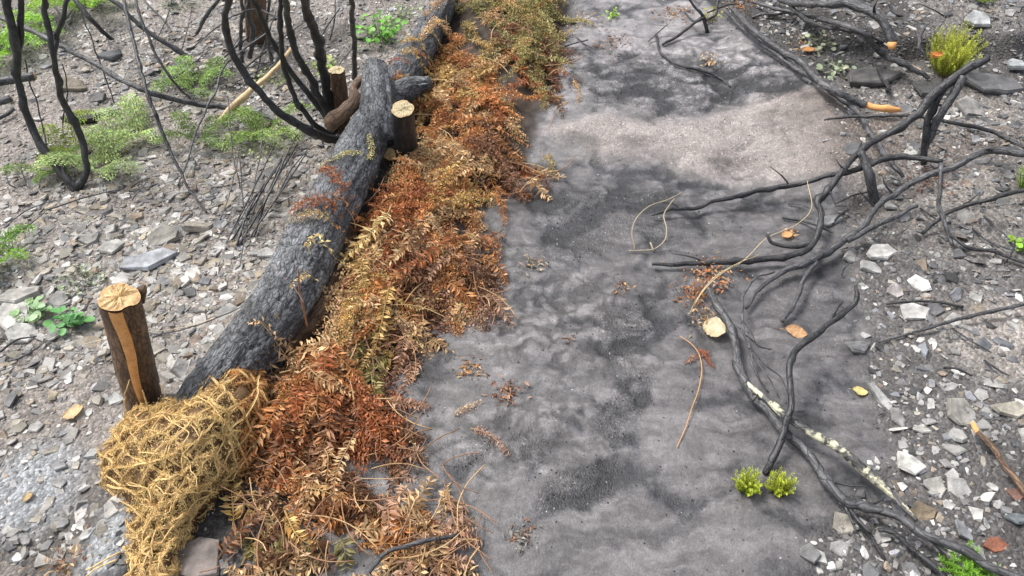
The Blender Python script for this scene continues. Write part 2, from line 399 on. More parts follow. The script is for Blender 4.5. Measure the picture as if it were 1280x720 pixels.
def leaf_mat(name, rough=.6, trans=.25):
    m, nt, ns, ln, b = mat(name)
    c = attr(nt, 'Col').outputs['Color']; co = N(nt, 'TexCoord').outputs['Object']
    k = math_(nt, 'ADD', math_(nt, 'MULTIPLY', noise(nt, co, 120, 3), .9), .55)
    col = mixc(nt, 1.0, c, k, 'MULTIPLY'); ln.new(col, b.inputs['Base Color']); b.inputs['Roughness'].default_value = rough
    tr = N(nt, 'BsdfTranslucent'); ln.new(col, tr.inputs['Color'])
    mx = N(nt, 'MixShader'); mx.inputs[0].default_value = trans; ln.new(b.outputs[0], mx.inputs[1]); ln.new(tr.outputs[0], mx.inputs[2])
    ln.new(mx.outputs[0], nt.nodes['Material Output'].inputs['Surface'])
    return m
def wood_mat(name, a, c2, scale=60, rings=False):
    m, nt, ns, ln, b = mat(name)
    co = attr(nt, 'tc').outputs['Vector']; n1 = noise(nt, co, scale, 4, .6); n2 = noise(nt, co, scale * 5, 3)
    c = mixc(nt, n1, a, c2); c = mixc(nt, 1.0, c, math_(nt, 'ADD', math_(nt, 'MULTIPLY', n2, .7), .65), 'MULTIPLY')
    if rings:
        le = N(nt, 'VectorMath', operation='LENGTH'); ln.new(co, le.inputs[0])
        sn1 = math_(nt, 'SINE', math_(nt, 'ADD', math_(nt, 'MULTIPLY', le.outputs['Value'], 1500.0), math_(nt, 'MULTIPLY', n1, 9.0)))
        c = mixc(nt, 1.0, c, math_(nt, 'ADD', math_(nt, 'MULTIPLY', sn1, .16), .86), 'MULTIPLY')
        mp3 = N(nt, 'Mapping'); mp3.inputs['Scale'].default_value = (900, 60, 60); mp3.inputs['Rotation'].default_value = (0, 0, .5); ln.new(co, mp3.inputs['Vector'])
        c = mixc(nt, 1.0, c, ramp(nt, noise(nt, mp3.outputs[0], 1.0, 2), [(.35, .72), (.6, 1.05)]), 'MULTIPLY')
        c = mixc(nt, ramp(nt, le.outputs['Value'], [(.026, 0.0), (.040, .55)]), c, (.38, .20, .08))
    ln.new(c, b.inputs['Base Color']); b.inputs['Roughness'].default_value = .75
    bump(nt, b, math_(nt, 'ADD', n1, n2), .6, .003)
    return m
M = dict(ground=ground_mat(), stone=stone_mat(),
    log=char_mat('charred_log_bark', (.020, .021, .024), (.34, .355, .38), (105, 105, 36), amt=.2, dist=.003, fiss=True),
    char=char_mat('charred_branch', (.007, .007, .008), (.065, .065, .07), (70, 70, 22), dist=.002, rough=.5),
    chargrey=char_mat('sooty_grey_branch', (.011, .011, .012), (.165, .165, .175), (80, 80, 20), dist=.002, rough=.5),
    lichen=char_mat('lichened_branch', (.012, .012, .012), (.19, .188, .18), (80, 80, 20), lichen=(.52, .50, .36), amt=.50, dist=.002),
    brown=char_mat('brown_bark', (.05, .028, .016), (.27, .17, .10), (70, 70, 22), dist=.003),
    orange=wood_mat('split_orange_wood', (.85, .46, .17), (.42, .17, .05)),
    cut=wood_mat('fresh_sawn_wood', (.78, .60, .33), (.66, .42, .18), 40, True),
    cutpale=wood_mat('pale_sawn_wood', (.68, .60, .38), (.52, .42, .24), 60, True),
    fern=leaf_mat('dried_bracken', .6, .2), green=leaf_mat('green_leaf', .5, .3), leaf=leaf_mat('fallen_leaf', .55, .2),
    coir=leaf_mat('coir_fibre', .7, .12), stalk=leaf_mat('dry_stalk', .6, .05))

# ------------------------------------------------------------------ ground
X = GX.ravel(); Y = GY.ravel(); Z = GZ.ravel(); f = {k: v.ravel() for k, v in GFLD.items()}
nx, ny = len(gx), len(gy)
i = np.arange(ny - 1)[:, None] * nx; j = np.arange(nx - 1)[None]
F = np.stack([i + j, i + j + 1, i + nx + j + 1, i + nx + j], -1).reshape(-1, 4)
def A3(*c): return np.array(c)[None]
L3 = lambda a, b, t: a + (b - a) * t[:, None]
left = sst(-.05, .05, f['left'])
soiln = fbm(X * 3, Y * 3, 5.5, 4)[:, None]
rockc = np.where(left[:, None] > .5, A3(.20, .178, .16), A3(.085, .08, .078) + A3(.13, .115, .10) * sst(-.1, .6, np.maximum(np.maximum(blob(X, Y, 1180, 220, 190, 110), blob(X, Y, 1200, 20, 260, 70)), blob(X, Y, 1240, 440, 90, 60)))[:, None]) * (1 + .5 * soiln)
dsoil = sst(.0, .35, fbm(X * 2.2, Y * 2.2, 12.5, 4) + .35 * sst(1.3, 2.4, Y) * (1 - left))
rockc = rockc * (1 - .55 * dsoil[:, None])
siltc = L3(A3(.044, .045, .051), A3(.090, .085, .086), f['pale'])
up = sst(2.2, 2.9, Y); siltc = siltc * (1 + .95 * up[:, None] * f['pale'][:, None])
siltc = siltc * (1 - .25 * f['grit'][:, None])
sandc = A3(.245, .218, .205) * (1 + .25 * fbm(X * 12, Y * 20, 7.5, 4)[:, None]) * (1 - .45 * sst(.1, .5, fbm(X * 5, Y * 9, 2.5, 4))[:, None])
c = L3(rockc, siltc, f['silt']); c = L3(c, sandc * (1 - .45 * sst(.9, 1.3, X))[:, None] * (1 - .1 * sst(.9, 1.3, X)[:, None] * A3(0, .6, 1.2)), f['sand'] * .9)
litter_shade = sst(-.02, .05, f['pile']); c = L3(c, A3(.045, .03, .02), litter_shade * .85)  # dark brown litter under the pile, with the shade between fronds painted in
# bluish pale clay slick left of the netting
for (px, py, rx, ry) in [(25,590,75,75),(130,680,45,60)]:
    c = L3(c, A3(.27, .285, .30), np.clip(blob(X, Y, px, py, rx, ry) * 1.6, 0, .8))
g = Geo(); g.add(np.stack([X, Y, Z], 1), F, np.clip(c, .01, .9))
ground = build('ground', g, M['ground'], origin=(0, 0, 0)); tag(ground, kind='structure', label='burnt slope of dark ash silt and slate soil')
for nm, v in (('pale', f['pale']), ('silta', f['silt'] * (1 - litter_shade) * (1 - .6 * f['sand'])), ('siltm', f['silt'] * (1 - .75 * f['sand']) * (1 - litter_shade) * np.clip(.12 + sum(s_ * sst(-.1, .7, blob(X, Y, *q_)) for s_, q_ in [(.9,(700,400,150,90)),(.8,(880,110,190,60)),(.8,(660,540,130,60)),(.6,(600,330,90,70)),(.5,(900,240,160,50)),(.4,(560,600,90,90))]), 0, 1)), ('grit', np.clip(f['silt'] * (f['grit'] * .9 + .15 + .3 * (1 - f['pale'])) + f['sand'] * .4, 0, 1)), ('rock', np.clip((1 - f['silt']) * (1 - .8 * f['sand'] * (1 - sst(.8, 1.1, X))) * (1 - litter_shade), 0, 1))):
    a = ground.data.attributes.new(nm, 'FLOAT', 'POINT'); a.data.foreach_set('value', v.astype(np.float32))

# ------------------------------------------------------------------ labels that tell look-alikes apart
LM = {k: PZ(*v)[:2] for k, v in {
 'split sawn stake': (180,505), 'coir netting': (215,560), 'log\'s thick end': (300,440), 'middle of the log': (395,310),
 'forked log stub': (468,130), 'short black post': (510,200), 'far end of the log': (560,15), 'shrub by the log': (400,185), 'left edge burnt shrub': (95,238),
 'left green ferns': (125,205), 'pale peeled stick': (310,125), 'round-leaved plant': (95,410), 'leafy green weed': (475,50),
 'bare left margin': (20,480), 'slick of pale clay': (30,600), 'yellow-green heather bush': (1187,85), 'orange broken branch end': (1105,135), 'forked black branch': (1150,190),
 'large white slab': (1100,317), 'diamond-shaped white stone': (1143,393), 'blocky white stone': (1135,580), 'brown stick on the right': (1245,565),
 'green heather sprouts': (955,600), 'lichened branch': (1060,600), 'big yellow leaf': (893,411), 'long straight twig': (1190,402),
 'bottom green tuft': (1205,700), 'charred sprig': (885,25), 'pale sand bar': (900,190), 'crooked upright twig': (1040,400), 'top right corner': (1260,20),
 'long orange stem': (870,500), 'looped tendril': (812,285), 'lower fern litter': (500,660)}.items()}
PENDING = []
def relabel():
    """look-alikes get their label from what they lie beside; ties are told apart by their place in the tie"""
    by = {}
    for o, head, xy, size in PENDING:
        ks = sorted(LM, key=lambda k: (LM[k][0] - xy[0])**2 + (LM[k][1] - xy[1])**2)
        k = ks[0]; dx, dy = xy[0] - LM[k][0], xy[1] - LM[k][1]
        rel = ('right of' if dx > 0 else 'left of') if abs(dx) > abs(dy) else ('behind' if dy > 0 else 'in front of')
        by.setdefault((head, rel, k), []).append((o, xy, size))
    for (head, rel, k), L in by.items():
        base = f"{head}, {rel} the {k}"
        if len(L) == 1: L[0][0]['label'] = base; continue
        L = sorted(L, key=lambda t: t[1][0]); words_ = {}
        if len(L) == 2: ws = ['left-hand', 'right-hand']
        elif len(L) == 3: ws = ['leftmost', 'middle', 'rightmost']
        else:
            rest = L[1:-1]; big = max(rest, key=lambda t: t[2]); ws = []
            rr = [t for t in rest if t is not big]
            nr = min(rr, key=lambda t: t[1][1]); fr_ = max(rr, key=lambda t: t[1][1]) if len(rr) > 1 else None
            for t in L:
                ws.append('leftmost' if t is L[0] else 'rightmost' if t is L[-1] else 'largest inner' if t is big else 'nearest inner' if t is nr else 'farthest inner' if t is fr_ else 'inner')
        for t, w in zip(L, ws): t[0]['label'] = f"{w} {base}"

# ------------------------------------------------------------------ stones
GREYS = [(.30,.295,.285),(.42,.41,.39),(.20,.20,.205),(.55,.54,.51),(.36,.33,.28),(.12,.12,.125),(.26,.265,.28),(.66,.65,.62),(.34,.27,.21)]
CN = ['mid-grey','light grey','dark grey','pale','buff','blackish','blue-grey','white','brown']
def chips(n, x, y, r, cols, thick=(.10, .3), tilt=.3, k=6, lift=.25, rs=R):
    a = np.sort((np.arange(k)[None] + rs.uniform(-.38, .38, (n, k))) * 2 * pi / k, axis=1)
    rr = r[:, None] * rs.uniform(.62, 1.15, (n, k)); asp = rs.uniform(.5, 1, (n, 1))
    px = rr * np.cos(a); py = rr * np.sin(a) * asp; t = (r * rs.uniform(*thick, n))[:, None]
    ins = rs.uniform(.75, .98, (n, k))
    top = np.stack([px * ins, py * ins, t * rs.uniform(.7, 1.1, (n, k))], -1); bot = np.stack([px, py, -t * .8 + 0 * px], -1)
    V = np.concatenate([top, bot], 1)
    yaw = rs.uniform(0, 2 * pi, n); tx = rs.normal(0, tilt, n); ty = rs.normal(0, tilt, n)
    cx, sx_, cy, sy_, cz, sz = np.cos(tx), np.sin(tx), np.cos(ty), np.sin(ty), np.cos(yaw), np.sin(yaw)
    x0, y0, z0 = V[..., 0], V[..., 1], V[..., 2]
    x1 = x0 * cz[:, None] - y0 * sz[:, None]; y1 = x0 * sz[:, None] + y0 * cz[:, None]
    y2 = y1 * cx[:, None] - z0 * sx_[:, None]; z2 = y1 * sx_[:, None] + z0 * cx[:, None]
    x3 = x1 * cy[:, None] + z2 * sy_[:, None]; z3 = -x1 * sy_[:, None] + z2 * cy[:, None]
    V = np.stack([x3 + x[:, None], y2 + y[:, None], z3 + (terr(x, y) + lift * r * (tilt + .2))[:, None]], -1)
    b = np.arange(n)[:, None] * 2 * k; j = np.arange(k)[None]; j2 = (j + 1) % k
    F1 = b + j; F2 = np.stack([b + j, b + k + j, b + k + j2, b + j2], -1).reshape(-1, 4)
    g = Geo(); g.add(V.reshape(-1, 3), [F1, F2], np.repeat(cols, 2 * k, axis=0)); return g
def rockdens(x, y):
    f = fields(x, y); lt = logtop(x, y) < 0
    d = (1 - f['silt']) * (1 - .75 * f['sand'] * (1 - sst(.7, 1.1, x))) * (f['pile'] < -.01) * lt
    return d, f
def scatter(n, xr, yr, extra=0.0):
    xs, ys, ls = [], [], []
    while sum(map(len, xs)) < n:
        x = R.uniform(*xr, 20000); y = R.uniform(*yr, 20000); d, f = rockdens(x, y)
        cl = sst(-.35, .5, fbm(x * 3, y * 3, 21.5, 3)) * .75 + .25
        k = R.uniform(0, 1, 20000) < d * cl + extra * f['silt'] * (f['pile'] < 0)
        xs.append(x[k]); ys.append(y[k])
    return np.concatenate(xs)[:n], np.concatenate(ys)[:n]
def pal(n, x, y, f=None):
    L = np.array(GREYS); left_ = polysd(LEFT, x, y) > 0
    w1 = np.array([.2,.2,.1,.12,.17,.07,.04,.04,.06]); w2 = np.array([.2,.12,.2,.07,.06,.18,.1,.03,.04])
    i1 = R.choice(9, n, p=w1 / w1.sum()); i2 = R.choice(9, n, p=w2 / w2.sum()); ii = np.where(left_, i1, i2)
    return L[ii] * R.uniform(.75, 1.2, (n, 1)), ii
n = 34000; x, y = scatter(n, (-3.0, 3.2), (.5, 4.8)); r = np.clip(np.exp(R.normal(math.log(.0075), .55, n)), .003, .026)
cc, _ = pal(n, x, y); cc = cc * (.55 + .6 * sst(-.4, .4, fbm(x * 4, y * 4, 15.5, 3)))[:, None]; g = chips(n, x, y, r, cc, thick=(.06, .22), tilt=.32, lift=.12)
tag(build('slate_gravel', g, M['stone'], smooth=False, origin=(0, 0, 0)), 'loose grey and buff slate gravel strewn over the burnt soil', 'gravel', kind='stuff')
def zone_scatter(n, zs, rx_=None):
    xs, ys = [], []
    while sum(map(len, xs)) < n:
        x = R.uniform(-3, 3.2, 30000); y = R.uniform(.5, 4.8, 30000); d, f = rockdens(x, y); w = 0
        for (px, py, a, b_, s_) in zs: w = w + s_ * sst(-.2, .7, blob(x, y, px, py, a, b_))
        w = w * (.35 + .65 * sst(-.3, .3, fbm(x * 5, y * 5, 41.5, 3))); k = R.uniform(0, 1, 30000) < d * w; xs.append(x[k]); ys.append(y[k])
    return np.concatenate(xs)[:n], np.concatenate(ys)[:n]
n = 5600; x, y = zone_scatter(n, [(120,310,300,130,1.0),(280,270,150,120,.7),(40,400,160,60,1.0),(210,60,120,60,.5),(60,640,120,50,.4),(330,150,130,90,.6),(10,520,80,40,.5),(100,200,120,50,.6)])
r = np.clip(np.exp(R.normal(math.log(.0120), .6, n)), .005, .033); cc = np.array([(.42,.40,.37),(.50,.48,.45),(.36,.33,.27),(.30,.29,.27),(.40,.34,.25),(.20,.195,.19),(.58,.56,.53),(.28,.22,.16)])[R.choice(8, n, p=[.2,.15,.18,.15,.1,.1,.07,.05])] * R.uniform(.5, 1.05, (n, 1))
g = chips(n, x, y, r, cc, thick=(.05, .16), tilt=.2, lift=.12, k=5)
tag(build('slate_rubble', g, M['stone'], smooth=False, origin=(0, 0, 0)), 'overlapping flat buff slate rubble covering the left slope', 'rubble', kind='stuff')
n = 4300; x, y = zone_scatter(n, [(1220,430,170,160,.8),(1200,560,130,120,1.0),(1180,20,260,80,1.6),(1210,260,150,90,.6),(1180,170,150,50,.7),(1150,690,150,50,.8),(1040,60,90,50,.6)])
r = np.clip(np.exp(R.normal(math.log(.0095), .62, n)), .003, .034); cc = np.array([(.42,.41,.39),(.50,.49,.47),(.26,.25,.24),(.16,.16,.165),(.33,.28,.22),(.10,.10,.10),(.56,.55,.52),(.24,.25,.27)])[R.choice(8, n, p=[.18,.1,.2,.18,.1,.12,.05,.07])] * R.uniform(.5, 1.0, (n, 1))
g = chips(n, x, y, r, cc, thick=(.05, .18), tilt=.24, lift=.1, k=5)
tag(build('slate_rubble', g, M['stone'], smooth=False, origin=(0, 0, 0)), 'dark and pale slate rubble covering the right bank', 'rubble', kind='stuff')
n = 9000; x, y = scatter(n, (-.9, 1.2), (.6, 4.0), extra=.9); fs = fields(x, y); kk = (R.uniform(0, 1, n) < .12 + .9 * fs['grit'] * fs['silt'] * (fs['pale'] < .6)) & (fs['pile'] < -.02); x, y = x[kk], y[kk]; n = len(x); fs = fields(x, y)
r = np.where(fs['silt'] > .5, R.uniform(.0015, .0035, n), R.uniform(.002, .005, n))
cc = np.where(R.uniform(0, 1, (n, 1)) < .9, np.array([[.02, .02, .024]]), np.array([[.45, .44, .42]])); g = chips(n, x, y, r, cc, thick=(.3, .6))
tag(build('charcoal_crumbs', g, M['stone'], smooth=False, origin=(0, 0, 0)), 'tiny black charcoal crumbs speckling the grey silt', 'charcoal', kind='stuff')

def stone(px, py, wpx, asp, colr, label, yaw=None, thick=.25, tilt=.12, k=7, group=None, seed=0, cat='stone', lift=.15, name='slate_stone', xy=None):
    rs = np.random.RandomState(seed)
    p = P(px, py) if xy is None else np.array([xy[0], xy[1], T1(*xy)])
    r = wpx / 2 * depth(p) / FOC if xy is None else wpx
    g = Geo(); a = np.sort((np.arange(k) + rs.uniform(-.33, .33, k)) * 2 * pi / k); rr = r * rs.uniform(.74, 1.2, k); asp = min(1.0, asp * 1.35)
    yaw = rs.uniform(0, pi) if yaw is None else yaw
    t = r * thick; layers = []
    for lv, (s_, z_) in enumerate([(.5, 1.0), (.93, .96), (1.0, .7), (1.03, -.1), (.9, -.8)]):
        jj = 1 + rs.uniform(-.05, .05, k); layers.append(np.stack([rr * s_ * jj * np.cos(a), rr * s_ * jj * np.sin(a) * asp, t * (z_ + rs.uniform(-.22, .22, k))], 1))
    V = np.vstack(layers + [np.array([[0, 0, t * 1.0]])]); tx, ty = rs.normal(0, tilt, 2)
    Rm = np.array(mathutils.Euler((tx, ty, yaw)).to_matrix()); V = V @ Rm.T
    F4 = []
    for l in range(4):
        for q in range(k): F4.append([l * k + q, (l + 1) * k + q, (l + 1) * k + (q + 1) % k, l * k + (q + 1) % k])
    F3 = [[5 * k, q, (q + 1) % k] for q in range(k)]
    p = p + np.array([0, 0, t * .35 + r * lift * .3]); V = V + p
    g.add(V, [np.array(F4), np.array(F3)], np.array(colr) * rs.uniform(.92, 1.08))
    o = build(name, g, M['stone'], smooth=False, origin=p - np.array([0, 0, t]))
    return tag(o, label, cat, group)
HS = [(1100,317,38,.62,(.68,.67,.64),'large white triangular slab lying on the right bank under the tangled branches'),
 (1143,393,36,.62,(.70,.68,.65),'white diamond-shaped stone below the short horizontal twig on the right'),
 (1134,580,40,.8,(.78,.77,.72),'bright white blocky stone between the lichened branch and brown stick'),
 (1197,517,46,.7,(.40,.38,.34),'thick grey slate stone beside the broken end of the brown stick'),
 (1263,513,46,.4,(.62,.58,.48),'long cream slab at the right edge above the brown stick'),
 (1168,607,32,.9,(.52,.50,.46),'rounded pale grey stone below and right of the blocky white stone'),
 (1186,632,14,.9,(.66,.64,.62),'small white round pebble below the rounded pale stone'),
 (1012,692,32,.9,(.26,.26,.26),'flat grey stone half sunk in silt at the lower edge'),
 (1099,498,44,.28,(.56,.56,.55),'narrow pale shard pointing down the bank beside the silt'),
 (1118,366,24,.8,(.50,.46,.44),'pinkish pale stone just below the large white slab'),
 (1088,337,34,.4,(.58,.57,.55),'thin white flake tucked under the large white slab'),
 (1072,435,38,.5,(.33,.33,.33),'flat grey stone flush with the silt beside the crooked twig'),
 (1152,538,20,.6,(.64,.62,.58),'small pale wedge stone above the blocky white stone'),
 (1036,277,32,.5,(.60,.60,.58),'white stone lying behind the black branches on the silt'),
 (1152,640,36,.7,(.27,.21,.14),'ochre brown stone against the lower lichened branch'),
 (1244,682,30,.5,(.36,.13,.07),'orange-red flat stone near the lower right corner'),
 (1270,617,24,.6,(.30,.16,.12),'reddish brown stone at the end of the brown stick'),
 (1270,650,32,.5,(.26,.29,.31),'blue-grey slate piece at the right edge near the bottom'),
 (1222,27,34,.6,(.55,.56,.56),'white slab near the top right above the heather bush'),
 (1268,82,36,.45,(.47,.50,.51),'upright pale slate blade right of the heather bush'),
 (1213,138,38,.7,(.40,.38,.36),'grey stone just below the rock ledge at right'),
 (1240,108,70,.4,(.16,.16,.165),'broad dark slate jutting from the ledge right of the heather'),
 (1085,100,80,.35,(.15,.145,.14),'long dark slate forming the edge of the ledge under branches'),
 (1165,115,60,.45,(.12,.12,.12),'black blocky slate under the fork of the big branch'),
 (250,700,66,.95,(.25,.21,.19),'brown grey boulder at the bottom edge beside the netting'),
 (186,328,66,.42,(.44,.46,.49),'long blue-grey slab left of the middle of the log'),
 (248,285,40,.6,(.50,.45,.38),'cream tilted slate beside the bundle of twigs'),
 (205,298,42,.6,(.33,.31,.27),'grey brown slate above the long blue-grey slab'),
 (140,312,32,.8,(.55,.54,.50),'pale square slate left of the long blue-grey slab'),
 (110,302,30,.7,(.36,.35,.33),'grey slate among rubble left of the long slab'),
 (92,110,42,.5,(.27,.23,.17),'tan flat rock on the bare bank behind the left shrub'),
 (122,124,30,.5,(.15,.145,.14),'dark wedge rock beside the tan flat rock'),
 (138,71,36,.4,(.13,.14,.15),'dark slate plate beneath the leaning sticks at the top left'),
 (104,150,46,.35,(.03,.03,.03),'black charred wedge of bark lying above the green ferns'),
 (130,143,36,.45,(.50,.51,.53),'smooth pale stone just above the green ferns'),
 (15,395,60,.6,(.62,.60,.56),'broad white slab at the left edge beside the round-leaved plant'),
 (28,420,44,.6,(.66,.65,.61),'white slab in front of the broad white slab'),
 (25,372,50,.6,(.50,.48,.44),'pale buff slab behind the broad white slab'),
 (75,375,30,.7,(.38,.37,.35),'round grey stone just behind the round-leaved plant'),
 (45,535,22,.8,(.55,.53,.51),'pale pointed stone below the fallen tan leaf'),
 (146,500,26,.5,(.60,.60,.58),'white chip at the foot of the sawn stake'),
 (118,568,26,.5,(.52,.52,.51),'light flat chip left of the netting bulge'),
 (110,668,20,.6,(.62,.62,.60),'white chip in front of the pale clay slick'),
 (72,582,24,.6,(.40,.40,.41),'grey flake between the clay slick and netting'),
 (335,318,26,.6,(.55,.54,.52),'pale chip against the left side of the log'),
 (75,655,26,.6,(.36,.36,.36),'grey stone in the lower left gravel'),
 (560,662,26,.8,(.33,.28,.27),'pinkish stone lying in the lower mat of fern litter'),
 (308,545,10,.8,(.6,.6,.58),'small white pebble between netting and rust fern'),
 (342,672,12,.8,(.52,.55,.57),'bluish white pebble in the lower fern litter')]
for q, h in enumerate(HS):
    stone(*h[:4], np.array(h[4]) * .70, h[5], yaw={1099: -1.15, 1268: 1.2, 248: .5, 186: .35}.get(h[0], .35 * math.sin(q * 2.3)), seed=100 + q, tilt=.16 if h[2] < 60 else .05, thick=.2 if h[2] < 60 else .14, k=5 if q % 3 else 6)
# random larger slates in view
cnt = 0; tries = 0; placed = [P(h[0], h[1])[:2] for h in HS]; prad = [h[2] / 700 for h in HS]
while cnt < 245 and tries < 6000:
    tries += 1
    px = rnd.uniform(5, 1275); py = rnd.uniform(5, 715)
    if 300 < px < 1040 and not (px < 420 and py < 330): continue
    p = P(px, py); d, _ = rockdens(np.array([p[0]]), np.array([p[1]]))
    if d[0] < .6 or rnd.random() > .35 + .65 * float(sst(-.3, .4, fbm(p[0] * 3, p[1] * 3, 21.5, 3))): continue
    if px < 330 and py > 470 and px > 110: continue
    r = min(.048, math.exp(rnd.gauss(math.log(.0175), .40)))
    if any((p[0] - a[0])**2 + (p[1] - a[1])**2 < (r + b_)**2 * .45 for a, b_ in zip(placed, prad)): continue
    cl, ii = pal(1, p[:1], p[1:2]); ii = int(ii[0]); asp = rnd.uniform(.45, .95)
    head = f"{'large' if r > .024 else 'small' if r < .015 else 'medium'} {CN[ii]} {'long ' if asp < .6 else ''}slate piece"
    o = stone(0, 0, r, asp, cl[0], None, seed=1000 + tries, thick=rnd.uniform(.10, .26), tilt=.26, xy=p[:2], group='loose slate pieces on the burnt ground', k=rnd.choice([4, 5, 5, 6]))
    o['category'] = 'stone'; PENDING.append((o, head, p[:2], r)); placed.append(p[:2]); prad.append(r); cnt += 1

# ------------------------------------------------------------------ branches
def path(spec, w0=8):
    """spec: (px, py, height over ground, width in px)"""
    pts = [P(s[0], s[1], s[2]) for s in spec]; rr = [s[3] * .77 / 2 * depth(p) / FOC for p, s in zip(pts, spec)]
    return np.array(pts), np.array(rr)
_sd = [0]
def limb(spec, sides=12, kink=.009, amp=.26, col=(1, 1, 1), g=None, seg=.012):
    _sd[0] += 1; a, r = path(spec); q_ = np.random.RandomState(_sd[0]); Lt = np.linalg.norm(np.diff(a, axis=0), axis=1).sum(); kn = q_.uniform(.02, max(.03, Lt), max(1, int(Lt / .10))); ka = q_.uniform(-pi, pi, len(kn)); kw = q_.uniform(.2, .6, len(kn)) * (1 if r.max() < .02 else .4)
    def knots(c_, s_, z_, r_):
        o_ = 0
        for p_, a_, w_ in zip(kn, ka, kw): o_ = o_ + w_ * r_ * np.exp(-((z_ - p_) / (1.2 * r_ + .002))**2) * np.clip(.35 + c_ * cos(a_) + s_ * sin(a_), 0, 1)
        return o_
    return tube(a, r, sides, seg * .8, amp, kink, col, seed=_sd[0], g=g, rawdisp=knots if sides >= 10 else None)
def branch(name, label, cat, parts, m='char', group=None, loc=None):
    """parts: list of (part name, spec, material or None)"""
    base = P(*parts[0][1][0][:3]) if loc is None else loc
    e = empty(name, tuple(base), label, cat, group)
    for nm, spec, mm in parts:
        build(nm, limb(spec), M[mm or m], e)
        if nm == 'limb' and name != 'short_stub':
            a, r_ = path(spec); q_ = np.random.RandomState(int(spec[0][0]) + len(spec))
            for w_ in range(max(1, len(spec) // 5)):
                i_ = q_.randint(1, len(a) - 1); t_ = a[i_ + 1] - a[i_]; t_ /= np.linalg.norm(t_); d_ = t_ * .6 + q_.normal(0, .6, 3) * [1, 1, .5]; d_[2] = abs(d_[2]); d_ /= np.linalg.norm(d_); l_ = q_.uniform(.03, .10)
                sp_ = [a[i_], a[i_] + d_ * l_ * .5 + q_.normal(0, .004, 3), a[i_] + d_ * l_ + q_.normal(0, .010, 3)]
                build('side_shoot', tube(sp_, [r_[i_] * .45, r_[i_] * .3, .0012], 7, .008, .3, .003, seed=i_), M['char'], e)
    return e
def single(name, label, cat, spec, m='char', group=None, **k):
    return tag(build(name, limb(spec, **k), M[m]), label, cat, group)

# --- the charred log
def logdisp(ct, sn_, s, r):
    a = fbm(ct * 2.5, sn_ * 2.5, s * 5 + 3, 4, .55) * .010
    d = np.abs(fbm(ct * 7 + s * 3, sn_ * 7, s * 22, 3, .5)); return a - .006 * np.exp(-(d / .06)**2) + .0022 * fbm(ct * 20, sn_ * 20, s * 60, 2)
log = empty('charred_log', tuple(_lp[1]), 'long charred grey-black log laid across the slope with a forked stub', 'log')
g = tube(_lp, _lr, 110, .006, .03, .004, cap=True, seed=2, rawdisp=logdisp); build('trunk', g, M['log'], log)
fk = np.array([PZ(470,175,.10), PZ(472,140,.15), PZ(470,108,.19), PZ(468,82,.215)]); fr_ = np.array([w / 2 * depth(p) / FOC for p, w in zip(fk, (44, 44, 38, 27))])
g = tube(fk, fr_, 72, .006, .05, .002, seed=3, rawdisp=logdisp); build('fork_stub', g, M['log'], log)
fk = np.array([PZ(492,122,.12), PZ(508,112,.15), PZ(524,106,.165), PZ(537,104,.18)]); fr_ = np.array([w / 2 * depth(p) / FOC for p, w in zip(fk, (40, 32, 22, 15))])
g = tube(fk, fr_, 48, .006, .05, .001, seed=4, rawdisp=logdisp); build('side_stub', g, M['log'], log)
# second piece underneath, showing in the gap
under = single('charred_log', 'thin dark brown log wedged low under the big log in the gap', 'log', [(350,440,.03,40),(400,385,.03,38),(428,320,.03,34),(440,280,.03,30)], 'brown', sides=24)

